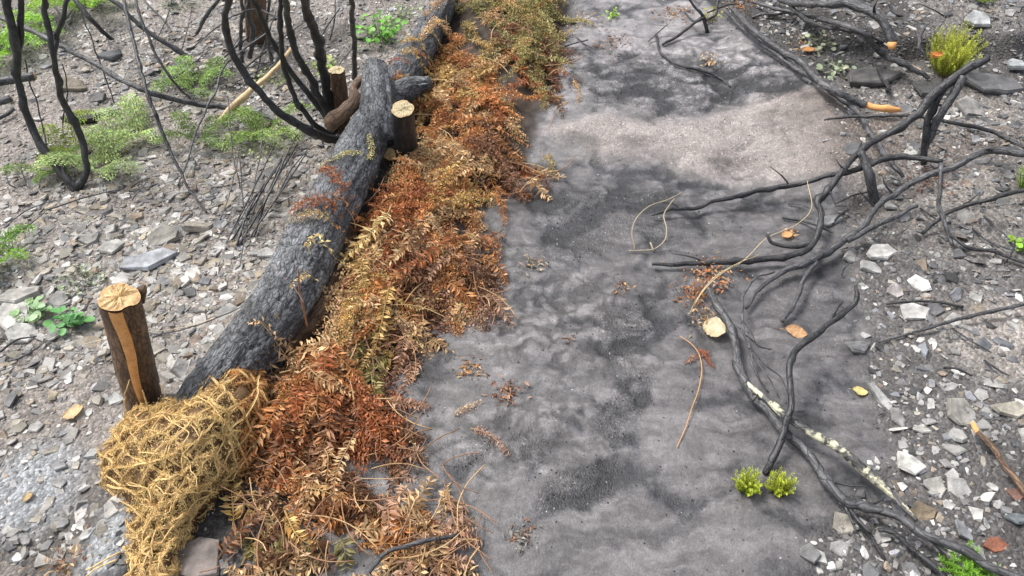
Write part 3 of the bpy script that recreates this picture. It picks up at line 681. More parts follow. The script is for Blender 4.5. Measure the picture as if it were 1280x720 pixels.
# --- stakes and posts
def stake(name, label, base, top, wb, wt, bark, cutm, cat='stake', split=False, hgt=.3, hb=-.02, jag=.006, sd_=0, sides=40):
    b_ = P(base[0], base[1], hb); p = P(base[0], base[1], 0); gz = p[2]
    t_ = PZ(top[0], top[1], gz + hgt)
    e = empty(name, (b_[0], b_[1], gz), label, cat)
    pts = np.array([b_ - (t_ - b_) * .15, b_, (b_ + t_) / 2, t_]); rr = np.array([wb / 2 * depth(b_) / FOC] * 2 + [(wb + wt) / 4 * depth((b_ + t_) / 2) / FOC, wt / 2 * depth(t_) / FOC])
    gg = tube(pts, rr, sides, .008, .10, .002, cap=False, seed=30 + sd_, fr=8, rawdisp=lambda c_, s_, z_, r_: -.10 * r_ * (np.cos(3 * np.arctan2(s_, c_) + sd_) > .75), up=(1, 0, 0))
    L = gg.last; build('bark', gg, M[bark], e)
    # sawn face
    ring = L['V'].reshape(len(L['C']), sides, 3)[-1]; c0 = ring.mean(0); Tn = L['T'][-1]
    rs = np.random.RandomState(50 + sd_); g2 = Geo(); rings = []
    for f_ in (1.0, .8, .5, .2): rings.append(c0 + (ring - c0) * f_ + Tn * (.003 + jag * rs.uniform(-.6, 1, (sides, 1)) * (.5 if f_ < 1 else .15)))
    V = np.vstack(rings + [c0 + Tn * .004]); i = np.arange(3)[:, None] * sides; j = np.arange(sides)[None]; j2 = (j + 1) % sides
    F4 = np.stack([i + j, i + j2, i + sides + j2, i + sides + j], -1).reshape(-1, 4); k = np.arange(sides)
    g2.add(V, [F4, np.stack([3 * sides + k, 3 * sides + (k + 1) % sides, np.full(sides, 4 * sides)], 1)], tc=V - c0); build('sawn_top', g2, M[cutm], e, smooth=False)
    if split:
        # exposed wood running down the face that looks towards the viewer's left
        C, U, B, Rr = L['C'], L['U'], L['B'], L['r']; n_ = len(C); n0 = int(n_ * .25)
        th0 = math.atan2(np.dot(np.array([.25, -1, .1]), B[-1]), np.dot(np.array([.25, -1, .1]), U[-1]))
        V = []; idx = list(range(n0, n_)); kk = 7
        for q, ii in enumerate(idx):
            wdt = .05 + .27 * (q / len(idx))**.8; off = .14 * sin(q * .23) * .4
            for a in np.linspace(-1, 1, kk):
                th = th0 + off + a * wdt + .3 * (1 - q / len(idx)); V.append(C[ii] + (U[ii] * cos(th) + B[ii] * sin(th)) * Rr[ii] * (1.10 - .05 * abs(a)))
        V = np.array(V); i = np.arange(len(idx) - 1)[:, None] * kk; j = np.arange(kk - 1)[None]
        g3 = Geo(); g3.add(V, np.stack([i + j, i + j + 1, i + kk + j + 1, i + kk + j], -1).reshape(-1, 4)); build('split_wood', g3, M['orange'], e)
        # torn sliver of bark sticking out beside the cut
        d = (B[-1] * sin(th0 + 2.2) + U[-1] * cos(th0 + 2.2)); s0 = C[-1] + d * Rr[-1] * 1.1
        gs = tube([s0 - Tn * .05, s0 - Tn * .01 + d * .006, s0 + Tn * .004 + d * .012], [.006, .010, .004], 8, .006, .4, 0, seed=44); build('bark_sliver', gs, M['brown'], e)
    return e
stake('wooden_stake', 'thick brown sawn stake with an orange split, leaning above the netting', (182,512), (149,372), 42, 50, 'brown', 'cut', split=True, hgt=.40, sd_=1, jag=.009)
stake('wooden_post', 'short black post with pale yellow sawn top right of the log', (510,203), (503,137), 27, 29, 'char', 'cutpale', cat='post', hgt=.24, sd_=2)
stake('tree_stump', 'slim brown stump with pale sawn top behind the log', (430,165), (421,88), 19, 20, 'brown', 'cutpale', cat='stump', hgt=.26, sd_=3)
stake('wooden_peg', 'small sawn peg low between the log and black post', (488,203), (487,193), 16, 16, 'brown', 'cut', cat='peg', hgt=.05, sd_=4, sides=20)
e = branch('crooked_root', 'bent brown root stub clasping the left side of the log', 'root', [('root', [(412,156,.14,24),(428,142,.17,25),(442,128,.18,20),(443,112,.18,14),(452,100,.18,14),(462,96,.17,14)], None)], 'brown')

# --- multi-stemmed burnt shrub leaning over the log
S1 = [[(424,176,.02,13),(400,170,.10,14),(387,163,.16,13),(353,143,.26,12),(320,110,.38,11),(292,70,.50,11),(283,30,.62,11),(287,-20,.8,10)],
      [(416,172,.02,9),(387,150,.12,9),(363,110,.26,8),(352,67,.42,8),(351,0,.65,8),(352,-30,.75,8)],
      [(418,165,.02,12),(408,140,.12,12),(387,97,.30,11),(370,67,.44,11),(360,27,.6,10),(356,-25,.8,10)],
      [(420,160,.02,13),(411,125,.14,14),(401,67,.38,15),(386,20,.58,14),(374,-25,.78,13)],
      [(418,168,.02,9),(403,140,.1,10),(367,93,.26,9),(340,50,.42,8),(320,8,.58,8),(305,-30,.72,7)]]
branch('burnt_shrub', 'clump of five tall blackened curving stems left of the log', 'shrub', [('stem', s, None) for s in S1], 'char')
single('burnt_sapling', 'straight black upright sapling close behind the forked stub', 'sapling', [(442,98,.02,8),(443,60,.2,8),(441,30,.35,8),(438,-25,.6,8)])
stake('tree_stump', 'dark brown burnt stump at the top behind the curving stems', (322,52), (318,-12), 26, 26, 'brown', 'cutpale', cat='stump', hgt=.3, sd_=5)
for q, (lb, sp) in enumerate([('thin grey upright stem just left of the burnt stump', [(303,78,.02,6),(300,50,.12,6),(303,20,.25,6),(300,-20,.45,5)]), ('grey upright stem in front of the burnt stump', [(312,72,.02,8),(315,40,.15,8),(310,10,.28,7),(312,-20,.42,6)]),
        ('slim dark stem right of the burnt stump', [(340,80,.02,5),(334,40,.16,5),(337,-20,.42,4)]), ('thin twig leaning over the burnt stump', [(290,20,.3,3),(320,12,.3,3),(350,25,.28,3)])]): single('dead_sapling', lb, 'sapling', sp, 'chargrey')
# --- left shrub
S2 = [[(96,238,.0,14),(70,208,.06,12),(42,165,.16,12),(24,110,.32,11),(20,60,.46,13),(6,-10,.66,12)],
      [(97,236,.0,13),(108,213,.06,10),(100,167,.18,11),(77,123,.32,10),(67,67,.5,9),(59,20,.62,9),(58,-20,.75,8)],
      [(67,67,.5,8),(72,40,.56,8),(82,12,.65,7),(88,-20,.72,7)],
      [(20,93,.36,9),(25,50,.48,9),(27,0,.62,9),(25,-25,.7,8)],
      [(97,236,.01,9),(84,222,.04,8),(76,200,.08,7)],
      [(60,190,.05,2.5),(48,140,.16,2.2),(36,100,.26,2.2),(30,75,.35,2)]]
branch('burnt_shrub', 'blackened shrub of forking stems standing at the left edge', 'shrub', [('stem', s, None) for s in S2], 'char')
single('long_pole', 'long thin grey pole lying slanted across the upper left', 'pole', [(-40,5,.30,6),(57,47,.30,8),(117,80,.26,8),(180,113,.20,8),(233,128,.12,8),(283,135,.06,8),(322,143,.03,7),(352,152,.02,5)], 'chargrey')
single('leaning_stick', 'thin black stick leaning in front of the long pole', 'stick', [(150,-20,.45,5),(173,77,.32,6),(187,123,.25,6),(213,187,.12,5),(240,240,.04,4),(258,266,.01,3)])
single('leaning_stick', 'slim grey stick slanting from the top to the pole', 'stick', [(165,-10,.4,4),(187,50,.28,4.5),(213,97,.16,4),(240,128,.03,4)], 'chargrey')
single('fallen_branch', 'dark branch ending in bare soil at the upper left', 'branch', [(120,-15,.3,6),(150,7,.24,7),(173,30,.18,7),(207,53,.10,8),(237,73,.02,9)], 'chargrey')
single('fallen_branch', 'short black branch slanting behind the left shrub', 'branch', [(85,-15,.25,8),(113,23,.16,7),(135,45,.06,6),(142,48,.03,4)])
single('fallen_branch', 'grey hooked branch at the top between the two shrubs', 'branch', [(280,-8,.2,6),(257,20,.10,6),(245,43,.02,5)], 'chargrey')
single('hanging_twig', 'hair-thin black twig hanging down left of the leaning stick', 'twig', [(92,-15,.35,2),(112,40,.22,2.2),(125,80,.12,2.2),(142,128,.01,2)], kink=.01)
single('hanging_twig', 'thin dark twig arching from the peeled stick to the rubble', 'twig', [(335,40,.25,3),(283,80,.18,3),(267,120,.14,3),(247,160,.08,3),(222,232,.01,3)], 'chargrey')
single('hanging_twig', 'short thin twig dangling beside the first stem at left', 'twig', [(78,80,.36,1.8),(84,110,.25,2),(80,150,.1,2),(78,172,.02,1.5)], kink=.01)
def cutpiece(label, spec):
    a, r = path(spec); e = empty('cut_branch', tuple(a[0]), label, 'branch'); g = tube(a, r, 20, .01, .1, .001, seed=77 + len(label)); build('limb', g, M['chargrey'], e)
    L = g.last; c0 = L['C'][-1] + L['T'][-1] * r[-1] * .32; th = np.linspace(0, 2 * pi, 20, endpoint=False)
    V = c0 + (np.cos(th)[:, None] * L['U'][-1] + np.sin(th)[:, None] * L['B'][-1]) * r[-1] * .86
    g2 = Geo(); g2.add(np.vstack([V, V - L['T'][-1] * .01, c0[None]]), [np.array([[q, (q + 1) % 20, 40] for q in range(20)]), np.array([[q, q + 20, (q + 1) % 20 + 20, (q + 1) % 20] for q in range(20)])]); build('sawn_end', g2, M['cutpale'], e)
cutpiece('upper sawn grey branch poking in from the left edge', [(-60,114,.30,14),(-10,104,.3,14),(43,95,.3,13)])
cutpiece('lower short sawn branch poking in from the left edge', [(-60,145,.26,13),(-20,133,.26,13),(14,123,.26,12)])
single('fallen_stick', 'grey stick lying below the sawn branches at the left edge', 'stick', [(-15,152,.02,7),(8,143,.02,7),(18,136,.02,5)], 'chargrey')
single('peeled_stick', 'pale peeled stick with broken end lying among black twigs', 'stick', [(275,151,.05,9),(292,133,.07,10),(315,112,.1,9),(345,85,.14,7),(365,60,.16,6)], 'stalk', col=(.55,.40,.22))
# thin straight twigs leaning in a sheaf between the shrubs
tw = [((283,304),(345,178),3),((290,300),(352,200),3.5),((300,304),(362,185),4),((296,306),(330,230),4),((310,300),(385,190),3),((318,296),(372,168),3),((275,275),(300,180),2),((300,235),(285,120),2),((312,260),(330,120),2),
      ((345,250),(390,180),2.5),((240,60),(290,20),2),((262,95),(330,40),2),((270,80),(345,20),2.5),((290,105),(370,60),2),((290,60),(330,0),2.5),((300,90),(390,20),2),((305,40),(350,-10),3),((200,110),(262,62),2),
      ((310,120),(356,60),2.5),((318,98),(345,15),3),((225,70),(240,10),2),((400,110),(440,60),2),((395,60),(425,10),3),((412,50),(420,-5),3),((10,300),(60,262),2),((60,262),(150,236),2.5),((5,285),(70,250),2),((165,250),(185,225),2),
      ((62,0),(95,45),2.5),((40,0),(75,30),2.5),((100,0),(70,40),2.5),((10,5),(48,40),3),((120,0),(138,60),2.5),((80,-5),(120,30),3),((0,50),(40,75),2),((48,-5),(20,40),2),((215,0),(190,60),2),((180,0),(215,40),2.5),((330,230),(300,330),2),((345,210),(290,290),2.5),((372,180),(315,280),3),((300,200),(312,300),2),((0,440),(45,420),4),((10,452),(60,425),3),((135,240),(160,232),2.5),((200,418),(300,385),2),((92,178),(88,150),2),((20,235),(8,215),2),((34,234),(28,200),2)]
for q, (a, b_, w) in enumerate(tw):
    h1 = .02 + math.hypot(a[0] - b_[0], a[1] - b_[1]) / 900 * rnd.uniform(.2, 1.2)
    mid = ((a[0] + b_[0]) / 2 + rnd.uniform(-5, 5), (a[1] + b_[1]) / 2 + rnd.uniform(-5, 5))
    o = single('dead_twig', None, 'twig', [(a[0], a[1], .012, w), (mid[0], mid[1], h1 / 2 + .01, w), (b_[0], b_[1], h1, w * .7)], rnd.choice(['char', 'chargrey']), group='thin dead twigs on the left slope', sides=6, kink=.004)
    p = P((a[0] + b_[0]) / 2, (a[1] + b_[1]) / 2); PENDING.append((o, f"{'long' if h1 > .12 else 'short'} {'thick' if w > 2.9 else 'fine'} burnt twig", p[:2], w))

# --- right-hand tangle
branch('forked_branch', 'big forked charred branch rising from the tangle to the upper right', 'branch', [
  ('limb', [(1236,72,.34,11),(1200,93,.30,15),(1167,120,.25,14),(1147,143,.22,13),(1110,167,.18,12),(1077,187,.15,11),(1057,210,.13,10),(1036,237,.10,10),(1023,253,.09,10),(1028,268,.08,10),(1020,297,.06,10),(1008,312,.05,9),(987,320,.04,10),(950,325,.03,9),(880,328,.025,9),(840,331,.02,7),(817,330,.02,5)], 'char'),
  ('limb', [(1205,96,.30,14),(1190,120,.25,12),(1176,145,.2,12),(1162,172,.12,12),(1148,198,.04,11)], 'chargrey'),
  ('limb', [(1190,98,.28,9),(1170,130,.22,10),(1158,165,.14,11),(1153,205,.03,9)], 'char'),
  ('twig', [(1018,305,.05,7),(993,309,.06,6),(967,305,.06,6),(958,294,.07,5)], 'char')])
branch('arched_branch', 'thick black branch arching in from the right edge through the tangle', 'branch', [
  ('limb', [(1300,192,.2,13),(1276,190,.2,13),(1243,188,.19,12),(1213,197,.17,11),(1190,210,.15,11),(1160,218,.13,10),(1133,232,.1,9),(1117,243,.09,9),(1095,260,.08,9),(1083,278,.07,10),(1060,297,.05,12),(1027,320,.04,11),(1000,332,.04,10),(978,341,.03,8),(950,360,.03,6),(932,385,.02,5)], 'chargrey'),
  ('limb', [(1147,257,.1,6),(1117,271,.08,8),(1083,289,.06,9),(1060,301,.05,9)], 'chargrey'),
  ('twig', [(1177,205,.15,9),(1173,240,.1,7),(1178,270,.06,7),(1191,306,.015,5)], 'chargrey'),
  ('twig', [(1022,327,.04,6),(1003,353,.04,7),(993,380,.03,7),(978,403,.015,8)], 'chargrey')])
branch('crooked_branch', 'long low black branch running left over the silt to a pointed tip', 'branch', [
  ('limb', [(1178,202,.14,8),(1133,197,.13,9),(1103,200,.12,10),(1070,213,.10,9),(1027,223,.08,8),(987,232,.06,8),(940,240,.05,8),(900,250,.04,7),(873,260,.03,7),(853,262,.03,6),(835,263,.03,5),(813,268,.02,4)], 'char'),
  ('twig', [(856,262,.03,4),(840,254,.03,3),(818,252,.02,2)], 'char')])
branch('short_stub', 'stout upright grey stub in the heart of the branch tangle', 'branch', [('limb', [(1094,252,.01,15),(1086,220,.10,15),(1076,190,.16,13)], 'chargrey')])
single('thin_branch', 'slender black branch lying level across the big fork', 'branch', [(1030,150,.05,3),(1070,145,.08,5),(1133,145,.12,5),(1200,155,.13,6),(1237,163,.12,6),(1262,176,.12,6),(1290,190,.12,5)])
single('thin_branch', 'thin black twig curving from the right edge below the tangle', 'branch', [(1295,236,.12,7),(1243,247,.1,7),(1207,257,.07,7),(1180,268,.05,7),(1153,293,.01,6)])
single('thin_branch', 'low curved black twig reaching towards the sprout at right', 'branch', [(1187,293,.04,4),(1210,310,.03,6),(1243,315,.02,6),(1270,325,.02,5),(1295,335,.02,5)])
single('thin_branch', 'grey branch showing behind the upright stub', 'branch', [(1087,165,.05,7),(1103,190,.06,9),(1118,208,.07,8),(1130,222,.05,6)], 'chargrey')
branch('thick_branch', 'thick charred branch at top right ending in an orange break', 'branch', [('limb', [(960,-15,.06,8),(985,3,.06,9),(1023,6,.07,9),(1062,5,.09,13),(1092,17,.1,14),(1108,33,.08,14),(1114,54,.04,14)], 'chargrey'), ('broken_end', [(1113,53,.042,11),(1115,58,.035,12),(1118,60,.03,8)], 'orange')])
single('curved_branch', 'long curved grey branch below the thick charred one at top', 'branch', [(940,2,.03,4),(980,13,.05,6),(1010,20,.06,7),(1043,28,.07,8),(1077,42,.08,9),(1103,67,.08,9),(1137,83,.06,9),(1162,97,.03,7)], 'chargrey')
single('curved_branch', 'black branch squeezed between the two upper branches', 'branch', [(975,-12,.08,8),(1000,18,.06,8),(1027,33,.05,6),(1070,40,.05,6),(1107,53,.03,6)])
single('curved_branch', 'short grey curl of branch beside the heather bush', 'branch', [(1158,30,.06,4),(1150,45,.05,5),(1148,60,.03,5),(1155,68,.02,4)], 'chargrey')
branch('diagonal_branch', 'long grey diagonal branch with a bright orange charred tip', 'branch', [('limb', [(913,8,.06,7),(940,38,.06,9),(975,62,.06,9),(1000,78,.06,10),(1030,105,.06,10),(1060,122,.06,11),(1082,131,.05,11)], 'chargrey'), ('charred_tip', [(1081,130,.05,9),(1097,134,.045,10),(1112,137,.04,10),(1124,137,.035,7)], 'orange')])
single('diagonal_branch', 'grey branch running alongside the orange-tipped one to the fork', 'branch', [(905,12,.03,6),(945,50,.03,7),(993,83,.03,8),(1027,106,.03,8),(1060,130,.03,9),(1077,145,.04,8),(1087,168,.05,9)], 'chargrey')
single('silt_twig', 'thin black wavy twig lying on silt at the top centre', 'twig', [(820,43,.01,4),(826,64,.012,4),(843,79,.012,4),(873,87,.012,4.5),(900,97,.01,4),(913,107,.005,3)])
branch('charred_sprig', 'small charred sprig with side twigs at the top centre', 'sprig', [('twig', s, None) for s in [[(884,40,0,6),(880,22,.06,5),(868,8,.1,4),(855,-8,.14,3)], [(882,25,.05,4),(895,18,.08,4),(898,0,.12,3.5),(899,-15,.15,3)], [(828,56,.01,4),(857,38,.03,4.5),(880,20,.06,4)], [(881,22,.06,4),(868,26,.05,4),(856,16,.04,3)], [(884,16,.07,3),(905,8,.09,3),(920,4,.08,2)]]])
branch('lichened_branch', 'long forked branch with yellow lichen running to the lower right corner', 'branch', [
  ('limb', [(886,362,.04,9),(898,385,.04,12),(914,407,.035,13),(920,440,.03,14),(930,473,.03,15),(943,497,.03,15),(960,514,.03,15),(983,540,.03,15),(1008,563,.03,15),(1033,600,.035,15),(1056,628,.035,16),(1074,633,.04,14),(1120,647,.05,13),(1160,670,.05,14),(1210,693,.05,14),(1253,713,.05,14),(1300,735,.05,14)], 'chargrey'),
  ('limb', [(932,478,.035,9),(948,492,.05,9),(960,502,.055,10),(993,527,.06,11),(1027,547,.06,13),(1060,567,.06,14),(1087,593,.055,15),(1110,613,.05,12),(1128,632,.045,9),(1145,650,.045,7)], 'lichen'),
  ('limb', [(1160,668,.04,8),(1167,678,.03,8),(1193,700,.03,9),(1225,730,.02,9)], 'lichen'),
  ('twig', [(1057,630,.03,6),(1072,652,.02,7),(1087,668,.015,6),(1104,698,.005,5)], 'char'),
  ('twig', [(1060,632,.03,6),(1074,650,.035,6),(1087,664,.03,6)], 'char'),
  ('twig', [(1056,632,.03,4),(1064,650,.02,3),(1067,664,.01,2)], 'chargrey')])
branch('crooked_twig', 'crooked black twig standing up between the silt and the lichened branch', 'twig', [('stem', [(1070,357,.16,5),(1070,374,.15,8),(1047,397,.13,9),(1017,420,.12,10),(995,437,.11,11),(988,457,.11,10),(989,485,.10,10),(991,510,.09,10),(980,543,.06,10),(967,570,.03,11),(957,592,.0,11)], 'char'), ('twig', [(992,514,.09,3),(1000,515,.09,3),(1004,515,.09,2)], 'char'), ('twig', [(1030,410,.12,5),(1046,390,.14,4),(1054,378,.145,3)], 'char')])
branch('forked_twig', 'fine grey twig with many side shoots beside the yellow leaf', 'twig', [('twig', s, None) for s in [
  [(968,340,.05,3),(947,348,.05,3.5),(932,365,.05,3.5),(927,387,.05,4),(930,417,.05,4),(937,440,.045,4),(947,467,.04,3.5),(962,490,.03,3)],
  [(930,417,.05,3),(950,432,.04,2.5),(966,437,.03,2)], [(934,432,.05,3),(955,452,.04,2.5),(975,470,.02,2),(985,488,.01,1.6)], [(940,445,.04,2.5),(960,470,.03,2),(972,495,.01,2)], [(928,400,.05,2),(940,418,.04,1.6),(944,430,.03,1.4)]]], 'chargrey')
single('gnarled_root', 'knobbly black root below the forked lichened branch', 'root', [(1098,663,.02,6),(1110,662,.03,8),(1123,670,.03,9),(1135,685,.02,9),(1150,696,.02,10),(1173,713,.02,12),(1195,735,.02,12)], kink=.01)
single('straight_twig', 'long straight grey twig entering from the right edge', 'twig', [(1098,428,.01,3),(1160,410,.02,5),(1213,395,.03,6),(1300,376,.05,7)], 'chargrey', kink=.002)
single('short_twig', 'short dark level twig above the diamond-shaped white stone', 'twig', [(1107,380,.01,3),(1140,376,.015,4),(1175,379,.015,4),(1202,384,.01,5)])
branch('brown_stick', 'bare brown stick with an orange broken end at lower right', 'stick', [('stick', [(1222,540,.03,9),(1243,563,.03,9),(1262,590,.03,10),(1295,630,.03,12)], None), ('broken_end', [(1223,542,.03,8),(1217,533,.03,8),(1213,527,.03,5)], 'orange')], 'brown')
single('litter_stick', 'dark curved stick lying on the lower fern litter', 'stick', [(462,716,.05,6),(472,700,.055,8),(490,686,.06,8),(520,681,.06,8),(548,674,.05,7),(574,667,.03,5)], 'chargrey')
rt = [((1043,255),(1085,240),3),((1100,250),(1140,248),3),((985,255),(1015,262),2),((978,272),(1040,290),4),((1040,280),(1062,262),4),((1052,345),(1062,330),2),((1205,255),(1225,240),3),((1215,285),(1250,310),2.5),((1230,270),(1262,300),3),((1128,20),(1110,5),3),((1180,20),(1150,5),2.5),
      ((1235,300),(1262,312),2),((1255,330),(1270,300),3),((1160,60),(1185,20),2),((1005,45),(1030,62),2.5),((1150,260),(1170,275),3),((1120,295),(1135,285),2),((1180,460),(1215,470),4),((1190,410),(1240,440),3),((1230,450),(1262,470),3),((960,20),(1005,12),4),((940,22),(975,18),4),((1090,75),(1110,110),4),((1105,85),(1112,112),7),((810,52),(835,30),2),((700,60),(735,50),3),((720,46),(745,62),2.5)]
for q, (a, b_, w) in enumerate(rt):
    mid = ((a[0] + b_[0]) / 2 + rnd.uniform(-4, 4), (a[1] + b_[1]) / 2 + rnd.uniform(-4, 4))
    o = single('dead_twig', None, 'twig', [(a[0], a[1], .008, w), (mid[0], mid[1], .015 + .02 * rnd.random(), w), (b_[0], b_[1], .01 + .05 * rnd.random(), w * .7)], rnd.choice(['char', 'chargrey']), group='dead twigs on the right bank', sides=6, kink=.004)
    p = P((a[0] + b_[0]) / 2, (a[1] + b_[1]) / 2); PENDING.append((o, f"{'stubby' if w > 2.9 else 'fine'} burnt twig", p[:2], w))
# pale stems and tendrils
def st2(name, label, spec, c, cat='stem'):
    g = limb([(a, b, h, w * .5) for a, b, h, w in spec], sides=6, kink=.003, amp=.1, col=c); return tag(build(name, g, M['stalk']), label, cat)
st2('fern_stalk', 'long orange-tan stalk lying curved on the open silt', [(850,420,.012,2.5),(866,431,.012,3),(875,446,.012,3.5),(877,470,.012,3.5),(865,512,.012,3.5),(847,559,.006,3)], (.50,.27,.10))
st2('fern_stalk', 'pale bent stalk hanging off the forked branch', [(1009,226,.1,2),(1014,260,.08,2.5),(995,281,.06,2.5),(958,298,.05,3),(930,325,.05,3),(902,342,.045,3),(880,362,.03,3.5),(868,382,.01,3)], (.50,.40,.25))
st2('fern_stalk', 'second pale stalk crossing the low black branch', [(950,318,.05,2),(925,328,.05,3),(905,338,.045,4),(890,350,.04,4),(872,372,.02,3),(862,392,.01,2)], (.45,.36,.2))
e = empty('tendril', tuple(P(812,290)), 'thin looped dry tendril standing on the silt', 'tendril')
for s in [[(853,240,.04,1.8),(835,250,.05,2),(813,257,.06,2),(796,272,.06,2),(790,290,.04,2),(794,312,.005,2)], [(843,248,.05,1.8),(830,268,.05,2),(833,285,.05,2),(831,300,.04,2),(818,311,.02,2),(800,313,.01,2.4),(786,313,.01,2)], [(813,303,.02,3),(817,314,.005,3)]]:
    build('stem', limb(s, sides=6, kink=.002, col=(.33,.28,.2)), M['stalk'], e)
st2('bent_stalk', 'rusty upright stalk standing against the lower log', [(384,408,.10,7),(381,390,.15,7),(375,365,.22,6),(373,335,.30,5)], (.30,.14,.07))
st2('bent_stalk', 'thin grey stalk lying over the bark of the log', [(338,330,.24,2),(352,344,.25,2.4),(368,360,.24,2.6),(380,378,.22,2.4)], (.16,.11,.09))
st2('tan_straw', 'long pale straw on the soil between stake and log', [(105,430,.02,2.5),(160,418,.02,2.5),(215,412,.02,2.5),(250,404,.02,2.5),(285,392,.02,2.5)], (.55,.45,.3), 'straw')
st2('tan_straw', 'tan straw lying across the lower fern litter', [(432,596,.03,3),(470,598,.03,3),(506,597,.03,2)], (.50,.34,.2), 'straw')

# loose burnt litter on the rocky soil
n = 3200; x, y = scatter(n, (-2.8, 3.0), (.55, 4.5)); g = Geo(); z = terr(x, y); L = np.exp(R.normal(math.log(.016), .6, n)); a = R.uniform(0, 2 * pi, n)
d = np.stack([np.cos(a), np.sin(a), R.normal(0, .15, n)], 1); nr = np.stack([R.normal(0, .5, n), R.normal(0, .5, n), np.ones(n)], 1); b_ = np.stack([x, y, z + .004], 1)
cc = np.where(R.uniform(0, 1, (n, 1)) < .6, np.array([[.02, .02, .02]]), np.array([[.22, .15, .09]])) * R.uniform(.6, 1.4, (n, 1))
leaves(g, b_, d, nr, L, np.clip(L * .12, .0012, .003), cc, fold=.5)
tag(build('burnt_litter', g, M['stalk'], origin=(0, 0, 0)), 'scattered black and brown twig litter on the stony soil', 'litter', kind='stuff')

# ------------------------------------------------------------------ dried bracken
RUST=(.40,.15,.06); ORG=(.54,.26,.10); TAN=(.60,.41,.22); YEL=(.60,.42,.17); OLV=(.34,.30,.12); BRN=(.22,.11,.06); PINK=(.48,.30,.20)
def frond(x0, y0, hd, L, w, col, rs, lift=.015, arc=.03, leafl=.012, curl=.8, sf=surf, green=False, dens=1.0, tipcol=None, pairs=None, basez=None, simple=False):
    g = Geo(); n = max(10, int(L / (.0085 if simple else .013))) if pairs is None else pairs
    t = np.linspace(0, 1, n); hdv = hd + rs.normal(0, .5) * t + .35 * np.sin(t * rs.uniform(2, 6) + rs.uniform(0, 6)); st = L / n
    x = x0 + np.cumsum(np.cos(hdv)) * st; y = y0 + np.cumsum(np.sin(hdv)) * st
    if sf is None: z = basez + arc * 4 * t * (1 - t * .75) * L + 0 * x
    else: z = sf(x, y) + lift + arc * np.sin(pi * t)
    if n > 5: z = np.convolve(np.pad(z, 2, 'edge'), np.ones(5) / 5, 'valid')
    C = np.stack([x, y, z], 1); rr = np.linspace(.0021, .0006, n)
    k = slice(None, None, 2)
    sc = np.array(col) * (.8 if not green else 1.0)
    tube(C[k], rr[k], 4, .02, .0, 0, np.array(sc) * .85 + np.array([.03, .02, .0]), cap=False, seed=1, g=g)
    Tn = np.gradient(C, axis=0); Tn /= np.linalg.norm(Tn, axis=1)[:, None]
    i0 = int(n * .12); idx = np.arange(i0, n); tt = (idx - i0) / max(1, n - i0)
    prof = np.sin(pi * np.clip(.18 + .80 * (1 - tt), 0, 1)**1.0 * .62) * w
    B = []; D = []; Nn = []; Ll = []; Wd = []; Cc = []
    for side in (-1, 1):
        sd_ = np.cross(Tn[idx], [0, 0, 1.0]) * side; sd_ /= np.linalg.norm(sd_, axis=1)[:, None] + 1e-9
        cu = curl * rs.normal(0, .55, len(idx))
        dirp = sd_ * np.cos(cu)[:, None] * .85 + Tn[idx] * (.45 + rs.normal(0, .25 * curl, (len(idx), 1))) + np.array([0, 0, 1.0]) * (np.sin(cu) * .8 - .12)[:, None]
        dirp /= np.linalg.norm(dirp, axis=1)[:, None]
        for q, ii in enumerate(idx):
            if rs.rand() > dens: continue
            if simple:
                if rs.rand() < .10: continue
                ll = prof[q] * rs.uniform(.8, 1.15) * .62; pn = np.cross(dirp[q], Tn[ii]) * side; pn /= np.linalg.norm(pn) + 1e-9
                B.append(C[ii][None]); D.append(dirp[q][None] + rs.normal(0, .10, (1, 3))); Nn.append(pn[None] + rs.normal(0, .6 * curl, (1, 3))); Ll.append(np.array([ll])); Wd.append(np.array([min(.009, ll * rs.uniform(.26, .42))]))
                cb = np.array(col) if tipcol is None else np.array(col) + (np.array(tipcol) - np.array(col)) * (q / len(idx)); Cc.append(cb[None] * rs.uniform(.7, 1.3)); continue
            Lp = prof[q] * rs.uniform(.75, 1.1); m = max(2, int(Lp / (leafl * .46))); u = (np.arange(m) + .5) / m
            droop = -curl * .35 * Lp * u**2
            bp = C[ii] + dirp[q] * (u * Lp)[:, None] + np.stack([0 * u, 0 * u, droop * rs.uniform(-.3, 1.2)], 1)
            pn = np.cross(dirp[q], Tn[ii]) * side; pn /= np.linalg.norm(pn) + 1e-9
            for s2 in (-1, 1):
                ld = np.cross(pn, dirp[q]) * s2 + dirp[q] * .55 + rs.normal(0, .28 * curl + .03, (m, 3))
                B.append(bp); D.append(ld); Nn.append(pn + rs.normal(0, .5 * curl + .05, (m, 3)))
                l = leafl * (1 - .55 * u) * rs.uniform(.75, 1.15, m) * (.5 + .5 * min(1, prof[q] / w + .2)); Ll.append(l); Wd.append(l * rs.uniform(.34, .56, m))
                cb = np.array(col) if tipcol is None else np.array(col) + (np.array(tipcol) - np.array(col)) * (q / len(idx))
                Cc.append(cb * rs.uniform(.62, 1.35, (m, 1)) * (1 + rs.normal(0, .06, (m, 3))))
    if B: leaves(g, np.vstack(B), np.vstack(D), np.vstack(Nn), np.concatenate(Ll), np.concatenate(Wd), np.clip(np.vstack(Cc), .01, .85), fold=.3 + .35 * curl, bend=.1 if green else rs.normal(.15, .38, (sum(map(len, Ll)), 1)))
    return g
